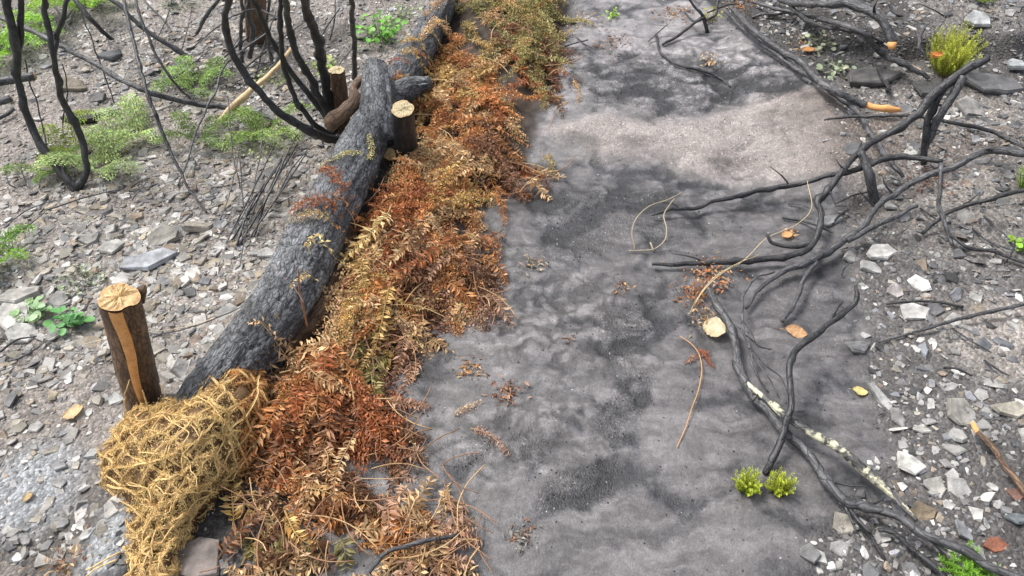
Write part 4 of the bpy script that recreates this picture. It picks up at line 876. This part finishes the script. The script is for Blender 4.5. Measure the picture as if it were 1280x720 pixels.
# zones: px, py, rx, ry, z, individual, stuff, palette, heading range (deg), length range, lift
Z = [(640,20,66,52,.11,14,40,[OLV,YEL,TAN,OLV],(200,340),(.25,.45),.03,'olive',.2),
     (655,65,32,46,.08,7,20,[OLV,BRN,RUST],(230,330),(.2,.35),.02,'mossy',.2),
     (578,85,40,50,.12,14,34,[YEL,ORG,TAN],(210,330),(.2,.38),.03,'golden',.5),
     (590,150,62,48,.11,20,48,[RUST,ORG,TAN,BRN,ORG],(200,340),(.2,.4),.03,'rusty',.5),
     (555,212,50,38,.11,16,36,[YEL,TAN,ORG],(190,320),(.2,.35),.03,'golden',.4),
     (500,240,42,28,.14,12,26,[RUST,RUST,ORG],(190,350),(.2,.35),.04,'dark rust',.5),
     (505,295,42,42,.12,12,28,[RUST,ORG,BRN,TAN],(230,320),(.2,.38),.04,'rusty',.4),
     (585,322,34,38,.07,12,24,[PINK,BRN,ORG,TAN],(240,330),(.12,.24),.02,'pinkish brown',.6),
     (452,335,18,60,.13,10,14,[YEL,TAN,ORG,OLV],(240,300),(.2,.36),.05,'yellow',.6),
     (500,368,42,24,.08,8,16,[TAN,BRN,ORG],(200,340),(.15,.3),.03,'tan',.6),
     (450,420,24,38,.10,8,16,[YEL,OLV,TAN],(240,310),(.16,.28),.03,'straw-coloured',.6),
     (385,450,48,26,.13,16,34,[ORG,RUST,ORG,TAN],(200,340),(.13,.26),.04,'orange',.8),
     (365,510,46,42,.12,16,34,[RUST,ORG,RUST,BRN],(230,310),(.16,.30),.04,'deep rust',.85),
     (435,500,46,36,.08,16,28,[RUST,BRN,RUST,PINK],(280,340),(.16,.28),.03,'reddish brown',.85),
     (375,575,44,32,.06,10,20,[ORG,RUST,BRN,TAN],(230,330),(.12,.24),.03,'brown',.9),
     (425,635,50,28,.02,11,12,[TAN,PINK,ORG,BRN],(180,360),(.10,.20),.018,'light brown',.95),
     (505,668,44,36,.015,16,18,[TAN,PINK,TAN,ORG],(0,360),(.09,.19),.018,'pale tan',.95),
     (325,650,42,32,.02,7,10,[BRN,TAN,YEL],(0,360),(.10,.18),.015,'dull brown',.95),
     (370,700,70,22,.015,7,10,[BRN,TAN,OLV],(0,360),(.08,.18),.012,'dull olive',.95),
     (540,705,38,16,.015,6,6,[TAN,PINK],(0,360),(.08,.16),.015,'pale pinkish',.95),
     (655,225,26,22,.02,5,6,[TAN,BRN,RUST],(230,330),(.08,.18),.01,'ragged rusty',.8),
     (695,120,16,50,.01,4,6,[BRN,OLV,TAN],(230,330),(.08,.18),.01,'ragged olive',.7),
     (610,385,30,14,.01,4,5,[PINK,TAN],(230,340),(.07,.15),.01,'ragged pinkish',.9),
     (505,560,26,30,.01,5,6,[BRN,PINK],(270,350),(.07,.14),.008,'ragged brown',.95),
     (575,640,16,50,.005,5,5,[TAN,PINK],(0,360),(.06,.12),.008,'scattered tan',.95),
     (462,350,14,60,.14,8,10,[YEL,(.62,.48,.24),TAN],(250,290),(.22,.36),.07,'golden straw',.6),
     (540,90,16,60,.12,6,14,[YEL,TAN,ORG],(230,300),(.16,.28),.03,'golden inner',.4),
     (515,428,26,30,.02,7,8,[BRN,PINK,TAN],(230,330),(.08,.18),.01,'small brown',.9)]
stuffg = Geo(); rs = np.random.RandomState(77)
for (px, py, rx, ry, z, ni, nsf, plt, hr, lr, lf, nm, psm) in Z:
    nsf = int(nsf * .68)
    for q in range(ni + nsf):
        a = rs.uniform(0, 2 * pi); rr = math.sqrt(rs.uniform(0, 1)); c0 = PZ(px + rx * rr * cos(a), py + ry * rr * sin(a), z)
        if logtop(c0[0] - .03, c0[1]) > 0: c0[0] += .09
        sm = rs.rand() < psm
        ind = q < ni; L = rs.uniform(*lr) * (1.1 if ind else .75); hd = radians(rs.uniform(*hr)); colr = np.array(plt[rs.randint(len(plt))]) * rs.uniform(.8, 1.2)
        if not ind: colr = colr * .8
        x0 = c0[0] - cos(hd) * L * .45; y0 = c0[1] - sin(hd) * L * .45
        g = frond(x0, y0, hd, L, rs.uniform(.035, .065), colr, rs, lift=rs.uniform(.2, 1.1 if ind else .7) * lf, arc=rs.uniform(0, .04), leafl=rs.uniform(.013, .021), curl=rs.uniform(.5, 1.0) * (.75 if sm else 1), simple=sm)
        if ind:
            o = build('dried_fern_frond', g, M['fern'], smooth=False); tag(o, None, 'fern frond', 'dried bracken fronds heaped along the log')
            o['label'] = ''; PENDING.append((o, f"{'long' if L > .28 else 'short'} {nm} dead bracken frond", c0[:2], L))
        else: stuffg.merge(g)
tag(build('bracken_litter', stuffg, M['fern'], smooth=False, origin=(0, 0, 0)), 'matted dead rust-brown bracken heaped against the log', 'fern litter', kind='stuff')
# prominent fronds
def onef(label, px, py, z, hd, L, w, colr, seed, **k):
    c0 = PZ(px, py, z); g = frond(c0[0], c0[1], radians(hd), L, w, colr, np.random.RandomState(seed), **k)
    return tag(build('dried_fern_frond', g, M['fern'], smooth=False), label, 'fern frond')
onef('pale yellow frond draped over the log like a strap', 455,265,.2, 160, .22, .035, YEL, 1, lift=.012, arc=.01, leafl=.010, curl=.5)
onef('rust frond lying across the log above its middle', 470,255,.2, 150, .34, .035, RUST, 2, lift=.012, arc=.01)
onef('second rust frond hanging over the far side of the log', 440,250,.2, 185, .24, .04, RUST, 3, lift=.012, arc=.01)
onef('yellow sprig of fern stuck across the log by the post', 470,180,.22, 195, .20, .018, (.62,.55,.25), 4, lift=.01, arc=.0, curl=.4)
onef('thin yellow sprig running up the log bark', 452,186,.22, 75, .14, .014, (.62,.55,.25), 5, lift=.01, arc=.0, curl=.4)
onef('yellow frond wrapped over the far part of the log', 562,40,.22, 170, .26, .045, YEL, 6, lift=.012, arc=.01)
onef('rusty twiggy frond lying over the log behind the fork', 530,78,.2, 160, .24, .02, (.35,.15,.1), 7, lift=.012, arc=.01, curl=.4, dens=.6)
onef('long yellow frond hanging steeply beside the log', 440,270,.2, 270, .36, .04, YEL, 8, lift=.03, arc=.02, curl=.5)
onef('tall straw frond curving down to the orange heap', 425,330,.17, 268, .30, .032, (.56,.36,.12), 9, lift=.04, arc=.03, curl=.6)
onef('bright tan frond with neat leaflets over the lower litter', 360,600,.08, 330, .14, .045, (.72,.50,.24), 10, lift=.03, arc=.02, curl=.3, simple=True)
onef('golden frond with neat leaflets left in the lower litter', 350,625,.08, 300, .14, .045, (.66,.44,.17), 11, lift=.03, arc=.02, curl=.3, simple=True)
onef('reddish frond pointing out onto the silt', 430,500,.08, 322, .24, .035, (.36,.14,.07), 12, lift=.03, arc=.02, curl=.4, simple=True)
onef('tan frond tip lying out on the silt edge', 470,520,.05, 330, .14, .03, TAN, 13, lift=.015, arc=.01, curl=.4, simple=True)
onef('pale frond fragment lying alone on the open silt', 563,522,0, 5, .09, .016, (.6,.45,.3), 14, lift=.006, arc=.004, curl=.5, leafl=.008)
onef('pinkish frond fragment below the pale one on silt', 582,538,0, -30, .14, .022, (.5,.3,.2), 15, lift=.006, arc=.006, curl=.6, leafl=.008)
onef('brown fern tuft on the silt beside the heap', 480,500,0, 80, .07, .02, BRN, 16, lift=.01, arc=.01)
onef('tiny rust frond under the yellow leaf stalk', 850,458,0, 10, .10, .014, (.4,.2,.12), 17, lift=.006, arc=.004, leafl=.008)
onef('red-brown frond scrap beside the orange stalk', 868,438,0, 300, .08, .014, (.42,.13,.05), 18, lift=.006, arc=.004, leafl=.008)
onef('tan fern scrap at the far left edge of the sand', 715,110,0, 260, .2, .02, TAN, 19, lift=.006, arc=.004, leafl=.008)
onef('drooping tan frond at the edge of the sand bar', 690,185,.03, 255, .14, .03, (.45,.36,.15), 20, lift=.01, arc=.02)
# debris clumps on the silt
def clump(label, px, py, wpx, plt, n_, seed, hgt=.012):
    rs = np.random.RandomState(seed); c0 = P(px, py); r = wpx / 2 * depth(c0) / FOC; g = Geo(); m = n_
    x = c0[0] + rs.normal(0, r * .5, m); y = c0[1] + rs.normal(0, r * .5, m); z = terr(x, y) + rs.uniform(.001, hgt, m); a = rs.uniform(0, 2 * pi, m)
    d = np.stack([np.cos(a), np.sin(a), rs.normal(0, .4, m)], 1); nr = rs.normal(0, .6, (m, 3)) + [0, 0, 1]
    cc = np.array([plt[i] for i in rs.randint(len(plt), size=m)]) * rs.uniform(.6, 1.3, (m, 1)); l = rs.uniform(.008, .024, m)
    leaves(g, np.stack([x, y, z], 1), d, nr, l, l * rs.uniform(.15, .5, m), cc)
    return tag(build('leaf_clump', g, M['fern'], smooth=False), label, 'leaf litter', kind='stuff' if n_ >= 80 else None)
clump('pale fluffy scrap of litter on the middle silt', 667,330,34, [(.4,.36,.28),(.3,.2,.12)], 60, 1)
clump('little orange-brown leaf scrap alone on the silt', 780,359,18, [TAN,BRN,ORG], 26, 2)
clump('curled brown leaf clump on the silt by the heap', 590,463,36, [(.4,.22,.1),BRN,TAN], 70, 3)
clump('brown clump of dead leaves in the centre of the silt', 634,491,40, [PINK,BRN,(.3,.15,.1)], 80, 4)
clump('small ragged brown litter near the bottom centre', 652,672,34, [(.35,.33,.3),BRN,(.25,.24,.22)], 70, 5)
clump('wide clump of orange leaves caught under the black branch', 888,348,62, [ORG,TAN,RUST,PINK], 190, 6, .03)
clump('tuft of rust litter under the stalks left of the branch', 868,370,46, [RUST,ORG,BRN], 130, 7, .025)
clump('orange litter around the foot of the lichened branch', 880,400,44, [TAN,BRN,(.3,.25,.18)], 90, 8, .02)
clump('small orange tuft between the black branches', 985,291,20, [ORG,TAN], 30, 9)
clump('brown scrap of litter near the upper silt edge', 712,425,12, [BRN,(.3,.22,.15)], 14, 19)
clump('reddish litter patch at the top of the silt', 765,55,50, [(.35,.15,.1),BRN,PINK], 90, 10)
clump('brown litter at the upper end of the fern heap', 725,25,50, [BRN,PINK,TAN], 110, 11)
clump('straw-coloured tuft near the wavy black twig', 888,76,28, [(.5,.42,.3),TAN], 60, 12)
clump('brown litter beside the charred sprig', 845,15,60, [(.45,.28,.15),BRN,TAN], 130, 13)
clump('orange litter at the root of the long diagonal branch', 925,5,40, [ORG,(.5,.3,.15),BRN], 110, 14)
clump('rusty leaf scraps at the foot of the grey branch', 1005,55,34, [(.45,.2,.08),YEL], 50, 15)
clump('dark brown litter inside the branch tangle', 1160,225,70, [BRN,(.25,.12,.08),(.1,.08,.07)], 170, 16, .03)
clump('brown scrap of litter by the lower edge of the netting', 80,710,60, [BRN,(.3,.2,.1),TAN], 110, 17, .03)
clump('small rusty scrap on the silt beside the heap', 492,492,30, [BRN,RUST], 50, 18)
# dead stalks in the heap
g = Geo()
for q in range(230):
    zz = Z[rs.randint(len(Z))]; c0 = PZ(zz[0] + rs.normal(0, zz[2] * .6), zz[1] + rs.normal(0, zz[3] * .6), zz[4]); a = rs.uniform(0, 2 * pi); L = rs.uniform(.06, .22)
    t = np.linspace(-.5, .5, 4); x = c0[0] + np.cos(a + t * .5) * t * L; y = c0[1] + np.sin(a + t * .5) * t * L; z = surf(x, y).mean() + rs.uniform(.02, .05) + t * rs.normal(0, .04)
    tube(np.stack([x, y, z], 1), [.0016] * 3 + [.001], 5, .02, .1, .003, np.array([(.5,.33,.16),(.3,.16,.08),(.22,.12,.07)][rs.randint(3)]), seed=q, g=g)
tag(build('dead_stalks', g, M['stalk'], origin=(0, 0, 0)), 'dry brown fern stalks poking out of the bracken heap', 'stalks', kind='stuff')

# ------------------------------------------------------------------ coir netting
rows = [[(150,528,.0),(188,505,.10),(240,478,.15),(290,460,.17),(328,462,.14)],
        [(126,562,.03),(176,540,.17),(238,515,.22),(292,498,.21),(338,500,.13)],
        [(130,598,.02),(184,590,.17),(236,565,.20),(285,552,.17),(322,556,.09)],
        [(152,645,.0),(190,640,.13),(232,622,.15),(268,606,.11),(298,604,.04)],
        [(150,700,.0),(178,692,.10),(206,680,.11),(232,668,.07),(252,660,.02)],
        [(135,760,.0),(168,760,.09),(196,755,.09),(218,748,.06),(236,742,.02)]]
CP = np.array([[PZ(a, b_, z - .05) for a, b_, z in r_] for r_ in rows])
A = np.array([catmull(CP[i], 12) for i in range(6)]); NG = catmull(A.reshape(6, -1), 12).reshape(-1, A.shape[1], 3)   # 61 x 49
nu, nv = NG.shape[:2]; uu, vv = np.meshgrid(np.arange(nu) / (nu - 1), np.arange(nv) / (nv - 1), indexing='ij')
cr = fbm(uu * 9 + vv * 4, vv * 6, 2.5, 4, .6); NG[..., 2] += .034 * cr - .02 * np.exp(-(fbm(uu * 5 - vv * 3, vv * 5, 6.5, 2) / .06)**2); NG[..., 0] += .022 * fbm(uu * 8, vv * 5, 8.5, 4, .6); NG[..., 1] += .015 * fbm(uu * 8, vv * 6, 18.5, 3)
def netp(u, v):
    a = np.clip(np.asarray(u) * (nu - 1), 0, nu - 1.001); b_ = np.clip(np.asarray(v) * (nv - 1), 0, nv - 1.001); i = a.astype(int); j = b_.astype(int); fa = (a - i)[..., None]; fb = (b_ - j)[..., None]
    return NG[i, j] * (1 - fa) * (1 - fb) + NG[i + 1, j] * fa * (1 - fb) + NG[i, j + 1] * (1 - fa) * fb + NG[i + 1, j + 1] * fa * fb
def netn(u, v):
    e_ = .02; du = netp(np.clip(u + e_, 0, 1), v) - netp(np.clip(u - e_, 0, 1), v); dv = netp(u, np.clip(v + e_, 0, 1)) - netp(u, np.clip(v - e_, 0, 1))
    n_ = np.cross(du, dv); n_ /= np.linalg.norm(n_, axis=-1)[..., None] + 1e-9; return n_ * np.sign(n_[..., 2:3] + 1e-6)
net = empty('coir_netting', tuple(P(200, 600)), 'crumpled golden coir netting bulging over the near end of the log', 'netting')
g = Geo(); i = np.arange(nu - 1)[:, None] * nv; j = np.arange(nv - 1)[None]
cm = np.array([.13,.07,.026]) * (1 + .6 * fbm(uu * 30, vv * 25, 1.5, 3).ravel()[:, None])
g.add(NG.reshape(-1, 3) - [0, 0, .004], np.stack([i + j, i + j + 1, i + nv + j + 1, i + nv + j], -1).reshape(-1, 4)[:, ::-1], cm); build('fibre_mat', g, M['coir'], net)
g = Geo(); rs = np.random.RandomState(9); COI = np.array([.72,.51,.22]); ropes = []
RP = []
for q in range(18):
    o_ = -1.0 + 2.0 * q / 18; ropes.append(('a', o_)); ropes.append(('b', o_))
for q in range(9): ropes.append(('c', q / 9 + .03))
for q, (ty, o_) in enumerate(ropes):
    t = np.linspace(0, 1, 40)
    if ty == 'c': v = t; u = o_ + .05 * fbm(t * 5, q * 3.3, 0, 3)
    else:
        u = t; v = (o_ + t * 1.0 if ty == 'a' else (o_ + 1.0) - t * 1.0) + .05 * fbm(t * 6, q * 3.3, 0, 3) + rs.normal(0, .01); u = u + .04 * fbm(t * 7, q * 5.1, 4, 2)
    k = (v > 0) & (v < 1) & (u >= 0) & (u <= 1)
    if k.sum() < 5: continue
    pp = netp(u[k], v[k]) + netn(u[k], v[k]) * (.005 + .009 * np.abs(fbm(t[k] * 12, q * 2.2, 1, 2)))[:, None]; RP.append(np.stack([u[k], v[k]], 1))
    for w3 in range(4):
        jit = .0022 * np.stack([fbm(t[k] * 22, w3 * 5.3 + q, d_, 2) * 2.2 for d_ in (1.5, 4.5, 7.5)], 1)
        tube(pp + jit, np.full(len(pp), .00125) * rs.uniform(.6, 1.4), 4, .008, .7, .004, COI * rs.uniform(.6, 1.3) * (1, .93 + rs.uniform(0, .1), 1), seed=q * 4 + w3, g=g, fr=110)
for q in range(9):   # looser crossing ropes
    t = np.linspace(0, 1, 16); u0, v0, u1, v1 = rs.uniform(0, 1, 4); u = u0 + (u1 - u0) * t + .05 * fbm(t * 4, q * 9.3, 0, 2); v = v0 + (v1 - v0) * t + .08 * fbm(t * 4, q * 7.3, 0, 2)
    u = np.clip(u, 0, 1); v = np.clip(v, 0, 1); pp = netp(u, v) + netn(u, v) * .011
    tube(pp, np.full(16, .0014), 6, .012, .5, .004, COI * rs.uniform(.85, 1.2), seed=q + 90, g=g, fr=90)
build('rope_mesh', g, M['coir'], net)
g = Geo(); RP = np.concatenate(RP); n = 42000; RQ = RP[rs.randint(len(RP), size=n)] + rs.normal(0, 1, (n, 2)) * [.007, .016]; u = np.clip(RQ[:, 0], 0, 1); v = np.clip(RQ[:, 1], 0, 1); b_ = netp(u, v) + netn(u, v) * rs.uniform(.001, .013, (n, 1)); a = rs.normal(0, 1, (n, 3)); nn = netn(u, v)
d = a - nn * (a * nn).sum(1)[:, None] * .72; l = rs.uniform(.004, .014, n); cc = COI * rs.uniform(.6, 1.45, (n, 1)) * (1 + rs.normal(0, .05, (n, 3)))
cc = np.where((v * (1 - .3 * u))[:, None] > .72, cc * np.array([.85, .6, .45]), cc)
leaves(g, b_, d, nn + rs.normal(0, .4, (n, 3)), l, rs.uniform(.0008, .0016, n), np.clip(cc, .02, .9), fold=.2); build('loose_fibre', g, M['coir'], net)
g = Geo()
for q, sp in enumerate([[(156,525,.10,5),(155,505,.18,5),(157,490,.25,4),(161,476,.28,3)], [(205,492,.14,3),(200,478,.17,3)], [(186,512,.1,5),(182,498,.14,6),(178,488,.17,4)], [(325,470,.12,4),(318,500,.2,5),(308,520,.19,5)], [(150,690,.05,6),(130,700,.03,7),(108,712,.02,6)], [(145,700,.05,6),(120,712,.02,6),(105,722,.01,5)]]):
    g = Geo(); a_, r_ = path(sp); tube(a_, r_ * .42, 6, .008, .8, .008, COI, seed=200 + q, g=g, fr=90); build('stray_rope', g, M['coir'], net)

# ------------------------------------------------------------------ living plants
def gfern(label, px, py, nf, L, colr, seed, up_=.32):
    rs = np.random.RandomState(seed); p = P(px, py); e = empty('green_fern', tuple(p), label, 'fern')
    for q in range(nf):
        hd = 2 * pi * q / nf + rs.uniform(-.4, .4); l = L * 1.15 * rs.uniform(.7, 1.1)
        g = frond(p[0], p[1], hd, l, l * .30, np.array(colr) * rs.uniform(.8, 1.15), rs, sf=None, basez=p[2] + .004, arc=up_ * rs.uniform(.6, 1.2), leafl=.022, curl=.2, green=True, pairs=max(10, int(l / .014)))
        build('frond', g, M['green'], e, smooth=False)
GF = (.50,.62,.27)
gfern('pale green fern rosette just right of the left shrub base', 128,212,6,.17,GF,1)
gfern('light green fern behind the left shrub, middle of the slope', 172,170,6,.19,GF,2)
gfern('yellowish fern tuft close to the left shrub stem', 95,190,5,.15,(.30,.38,.08),3)
gfern('pale fern beside the long pole', 245,112,6,.16,(.27,.40,.12),4)
gfern('low green fern beneath the pole near the twigs', 250,175,5,.15,(.22,.33,.09),5)
gfern('bright fern at the very top of the left slope', 105,12,7,.24,(.36,.55,.10),6)
gfern('bright green fern cut off by the left edge', 0,70,7,.22,(.34,.60,.08),7)
gfern('pale fern between left shrub and stick at upper left', 40,50,5,.16,(.3,.45,.1),8)
gfern('pale fern under the burnt shrub beside the sheaf of twigs', 335,170,6,.17,(.30,.42,.12),9)
gfern('small green fern at the left edge below the shrub', 2,325,6,.14,(.22,.42,.05),10)
gfern('faint green fern tuft below the shrub roots', 65,215,4,.13,(.25,.36,.1),11)
def leafy(label, px, py, spread, n_, lf, colr, seed, hgt=.05, cat='weed', name='leafy_weed'):
    rs = np.random.RandomState(seed); p = P(px, py); e = empty(name, tuple(p), label, cat); s = spread / 2 * depth(p) / FOC; gl = Geo(); gs = Geo()
    for q in range(n_):
        a = rs.uniform(0, 2 * pi); r_ = s * math.sqrt(rs.rand()); b_ = p + np.array([cos(a) * r_, sin(a) * r_, 0]); b_[2] = T1(b_[0], b_[1]) + hgt * rs.uniform(.3, 1)
        tube(np.array([p + (b_ - p) * [.5, .5, .1], (p + b_) / 2 + [0, 0, .008], b_]), [.0012, .001, .0008], 4, .02, 0, 0, np.array(colr) * .7, cap=False, seed=q, g=gs)
        l = lf * rs.uniform(.6, 1.15); hd = rs.uniform(0, 2 * pi); nrm = np.array([rs.normal(0, .35), rs.normal(0, .35), 1]); nrm /= np.linalg.norm(nrm)
        d = np.array([cos(hd), sin(hd), 0]); d -= nrm * d.dot(nrm); d /= np.linalg.norm(d); sd_ = np.cross(nrm, d); k = 9; th = np.linspace(0, 2 * pi, k, endpoint=False)
        V = b_ + np.outer(np.cos(th) * .5 + .5, d) * l + np.outer(np.sin(th) * .42, sd_) * l + np.outer(-.25 * np.cos(th * 2) * .2 + rs.normal(0, .04, k), nrm) * l
        gl.add(np.vstack([V, b_ + d * l * .5 - nrm * l * .06]), np.array([[w, (w + 1) % k, k] for w in range(k)]), np.array(colr) * rs.uniform(.65, 1.3) * (1 + rs.normal(0, .05, 3)))
    build('stems', gs, M['green'], e); build('leaves', gl, M['green'], e); return e
leafy('bright green leafy weed growing behind the far log', 475,52,62,75,.03,(.16,.40,.05),1,.10)
leafy('yellowish weed between the black stem and the stump', 405,88,40,30,.022,(.30,.40,.10),2,.05)
leafy('pale speckled weed near the forked log top', 500,28,60,45,.018,(.35,.45,.22),3,.05)
leafy('round-leaved green weed left of the sawn stake', 93,405,42,34,.034,(.12,.32,.09),4,.05)
leafy('pale green weed at the left edge beside white slabs', 38,400,44,28,.032,(.30,.45,.22),5,.04)
leafy('faint grey-green seedling behind the sawn stake', 100,352,60,36,.016,(.36,.42,.27),6,.02)
leafy('pale grey-green weed lying below the curved branch at right', 1040,88,44,26,.026,(.40,.46,.30),7,.03)
leafy('small pale weed with a rusty leaf near the top branches', 1022,58,40,22,.024,(.38,.42,.26),8,.03)
leafy('small yellow-leaved shoot on the charred sprig', 890,28,26,22,.022,(.30,.28,.08),9,.06)
leafy('tiny green seedling at the right edge by the curved twig', 1272,312,22,16,.02,(.28,.50,.05),10,.04)
leafy('faint weed patch right of the left shrub', 140,190,60,40,.014,(.38,.42,.16),11,.03)
leafy('pale weeds behind the peeled stick', 345,100,50,36,.016,(.34,.42,.14),12,.03)
leafy('tiny bright seedling on the upper silt', 764,22,20,18,.018,(.36,.55,.08),13,.03)
leafy('dull green moss patch at the upper left top edge', 225,6,60,50,.012,(.20,.27,.12),14,.02)
leafy('pale weed patch under the burnt shrub', 330,185,70,50,.013,(.36,.42,.18),15,.03)
def heather(label, px, py, wpx, n_, hgt, colr, seed, needle=.006, spr=.9, name='heather_sprout', cat='heather', nper=46, wid=.0019):
    rs = np.random.RandomState(seed); p = P(px, py); e = empty(name, tuple(p), label, cat); s = wpx / 2 * depth(p) / FOC; gl = Geo(); gs = Geo()
    for q in range(n_):
        a = rs.uniform(0, 2 * pi); r_ = math.sqrt(rs.rand()); h = hgt * rs.uniform(.55, 1.1) * (1 - .35 * r_)
        b0 = p + np.array([cos(a), sin(a), 0]) * s * r_ * .35; tip = p + np.array([cos(a) * s * r_ * spr, sin(a) * s * r_ * spr, h]); t = np.linspace(0, 1, nper)
        C = b0 + (tip - b0) * t[:, None] + np.stack([.15 * s * np.sin(t * 4 + q), .15 * s * np.cos(t * 3 + q), 0 * t], 1) * t[:, None]
        tube(C[::9], np.linspace(.0014, .0006, len(C[::9])), 4, .02, 0, 0, np.array(colr) * .5, cap=False, seed=q, g=gs)
        k = t > .12; ph = np.arange(nper)[k] * 2.4; ax = tip - b0; ax /= np.linalg.norm(ax)
        d = np.stack([np.cos(ph), np.sin(ph), 0 * ph], 1) * .8 + ax * .75 + rs.normal(0, .12, (k.sum(), 3))
        cc = np.array(colr) * rs.uniform(.75, 1.2) * (.75 + .5 * t[k][:, None]) * rs.uniform(.8, 1.2, (k.sum(), 1))
        leaves(gl, C[k], d, np.tile([0, 0, 1.], (k.sum(), 1)) + rs.normal(0, .3, (k.sum(), 3)), np.full(k.sum(), needle) * rs.uniform(.7, 1.2, k.sum()), np.full(k.sum(), wid), np.clip(cc, 0, .9))
    build('stems', gs, M['green'], e); build('needles', gl, M['green'], e, smooth=False); return e
heather('left one of two small lime-green heather sprouts', 931,612,42,48,.075,(.46,.54,.06),1)
heather('right one of two small lime-green heather sprouts', 971,614,42,44,.075,(.48,.54,.06),2)
heather('large yellow-green heather bush by the big branch tip', 1180,90,74,130,.21,(.50,.54,.08),3,needle=.009,nper=60,name='heather_bush',wid=.0026)
heather('green heather shoot cut off by the right edge', 1280,236,36,34,.09,(.30,.48,.05),4)
heather('grassy bright green tuft at the bottom right', 1205,722,76,90,.06,(.22,.42,.05),5,needle=.010,name='green_tuft',cat='plant')
heather('green tuft at the top right edge of the frame', 1228,0,40,30,.04,(.28,.36,.07),6,needle=.008,name='green_tuft',cat='plant')

# ------------------------------------------------------------------ fallen leaves
def fleaf(label, px, py, L_, w_, hd, colr, seed, hgt=.006, curl=.25):
    rs = np.random.RandomState(seed); p = P(px, py, hgt); sc = depth(p) / FOC; L = L_ * sc; w = w_ * sc * 1.2; g = Geo(); nu_, nv_ = 12, 7; V = []
    for a in range(nu_):
        t = a / (nu_ - 1); hw = w / 2 * (sin(pi * min(1, t * .96 + .03))**.7)
        for b_ in range(nv_):
            s = b_ / (nv_ - 1) * 2 - 1; V.append([(t - .5) * L, s * hw * (1 + rs.normal(0, .06)) + .06 * L * sin(t * 3 + seed), curl * abs(s)**1.5 * w * .35 + .12 * curl * L * (t - .5)**2 * 4 + rs.normal(0, .0004)])
    V = np.array(V); Rm = np.array(mathutils.Euler((rs.normal(0, .12), rs.normal(0, .1), hd)).to_matrix()); V = V @ Rm.T + p
    i = np.arange(nu_ - 1)[:, None] * nv_; j = np.arange(nv_ - 1)[None]; cc = np.array(colr) * (1 + .12 * rs.normal(0, 1, (len(V), 1)))
    ed = np.tile(np.abs(np.linspace(-1, 1, nv_)), nu_)[:, None] ** 3 * rs.uniform(0, 1, (len(V), 1)); cc = cc * (1 - ed * np.array([.35, .5, .6])); cc[:, :] *= .85
    g.add(V, np.stack([i + j, i + nv_ + j, i + nv_ + j + 1, i + j + 1], -1).reshape(-1, 4), np.clip(cc, 0, .9)); 
    e = empty('fallen_leaf', tuple(p), label, 'leaf'); build('blade', g, M['leaf'], e)
    d = np.array([cos(hd), sin(hd), 0]); build('leaf_stem', tube([p - d * L * .5, p - d * L * .62 + [0, 0, .002], p - d * L * .74], [.0009] * 3, 5, .004, 0, 0, np.array(colr) * .7, seed=seed), M['leaf'], e)
fleaf('large pale yellow oval leaf lying against the lichened branch', 893,411,30,24,-.6,(.62,.52,.33),1,.02)
fleaf('narrow orange-pink leaf at the end of the grey twig', 995,414,27,13,-.2,(.70,.42,.22),2)
fleaf('small round yellow leaf on the silt right of the branches', 1075,489,18,13,-.3,(.66,.58,.24),3)
fleaf('dry tan leaf on the bare soil left of the stake', 92,515,26,16,.5,(.62,.44,.22),4,.012)
fleaf('tiny ochre leaf on the soil beside the clay slick', 35,621,14,9,.8,(.42,.30,.12),5)
fleaf('orange leaf between the two black branches on the silt', 984,294,15,10,.3,(.68,.38,.16),6,.012)
fleaf('curled orange leaf sitting in the heather bush', 1170,72,15,12,.4,(.60,.25,.06),7,.13,.9)
fleaf('small brown leaf against the orange-tipped branch', 1010,62,16,9,.1,(.5,.24,.08),8,.012)

relabel()
print('objects', len(bpy.data.objects), 'pending', len(PENDING))
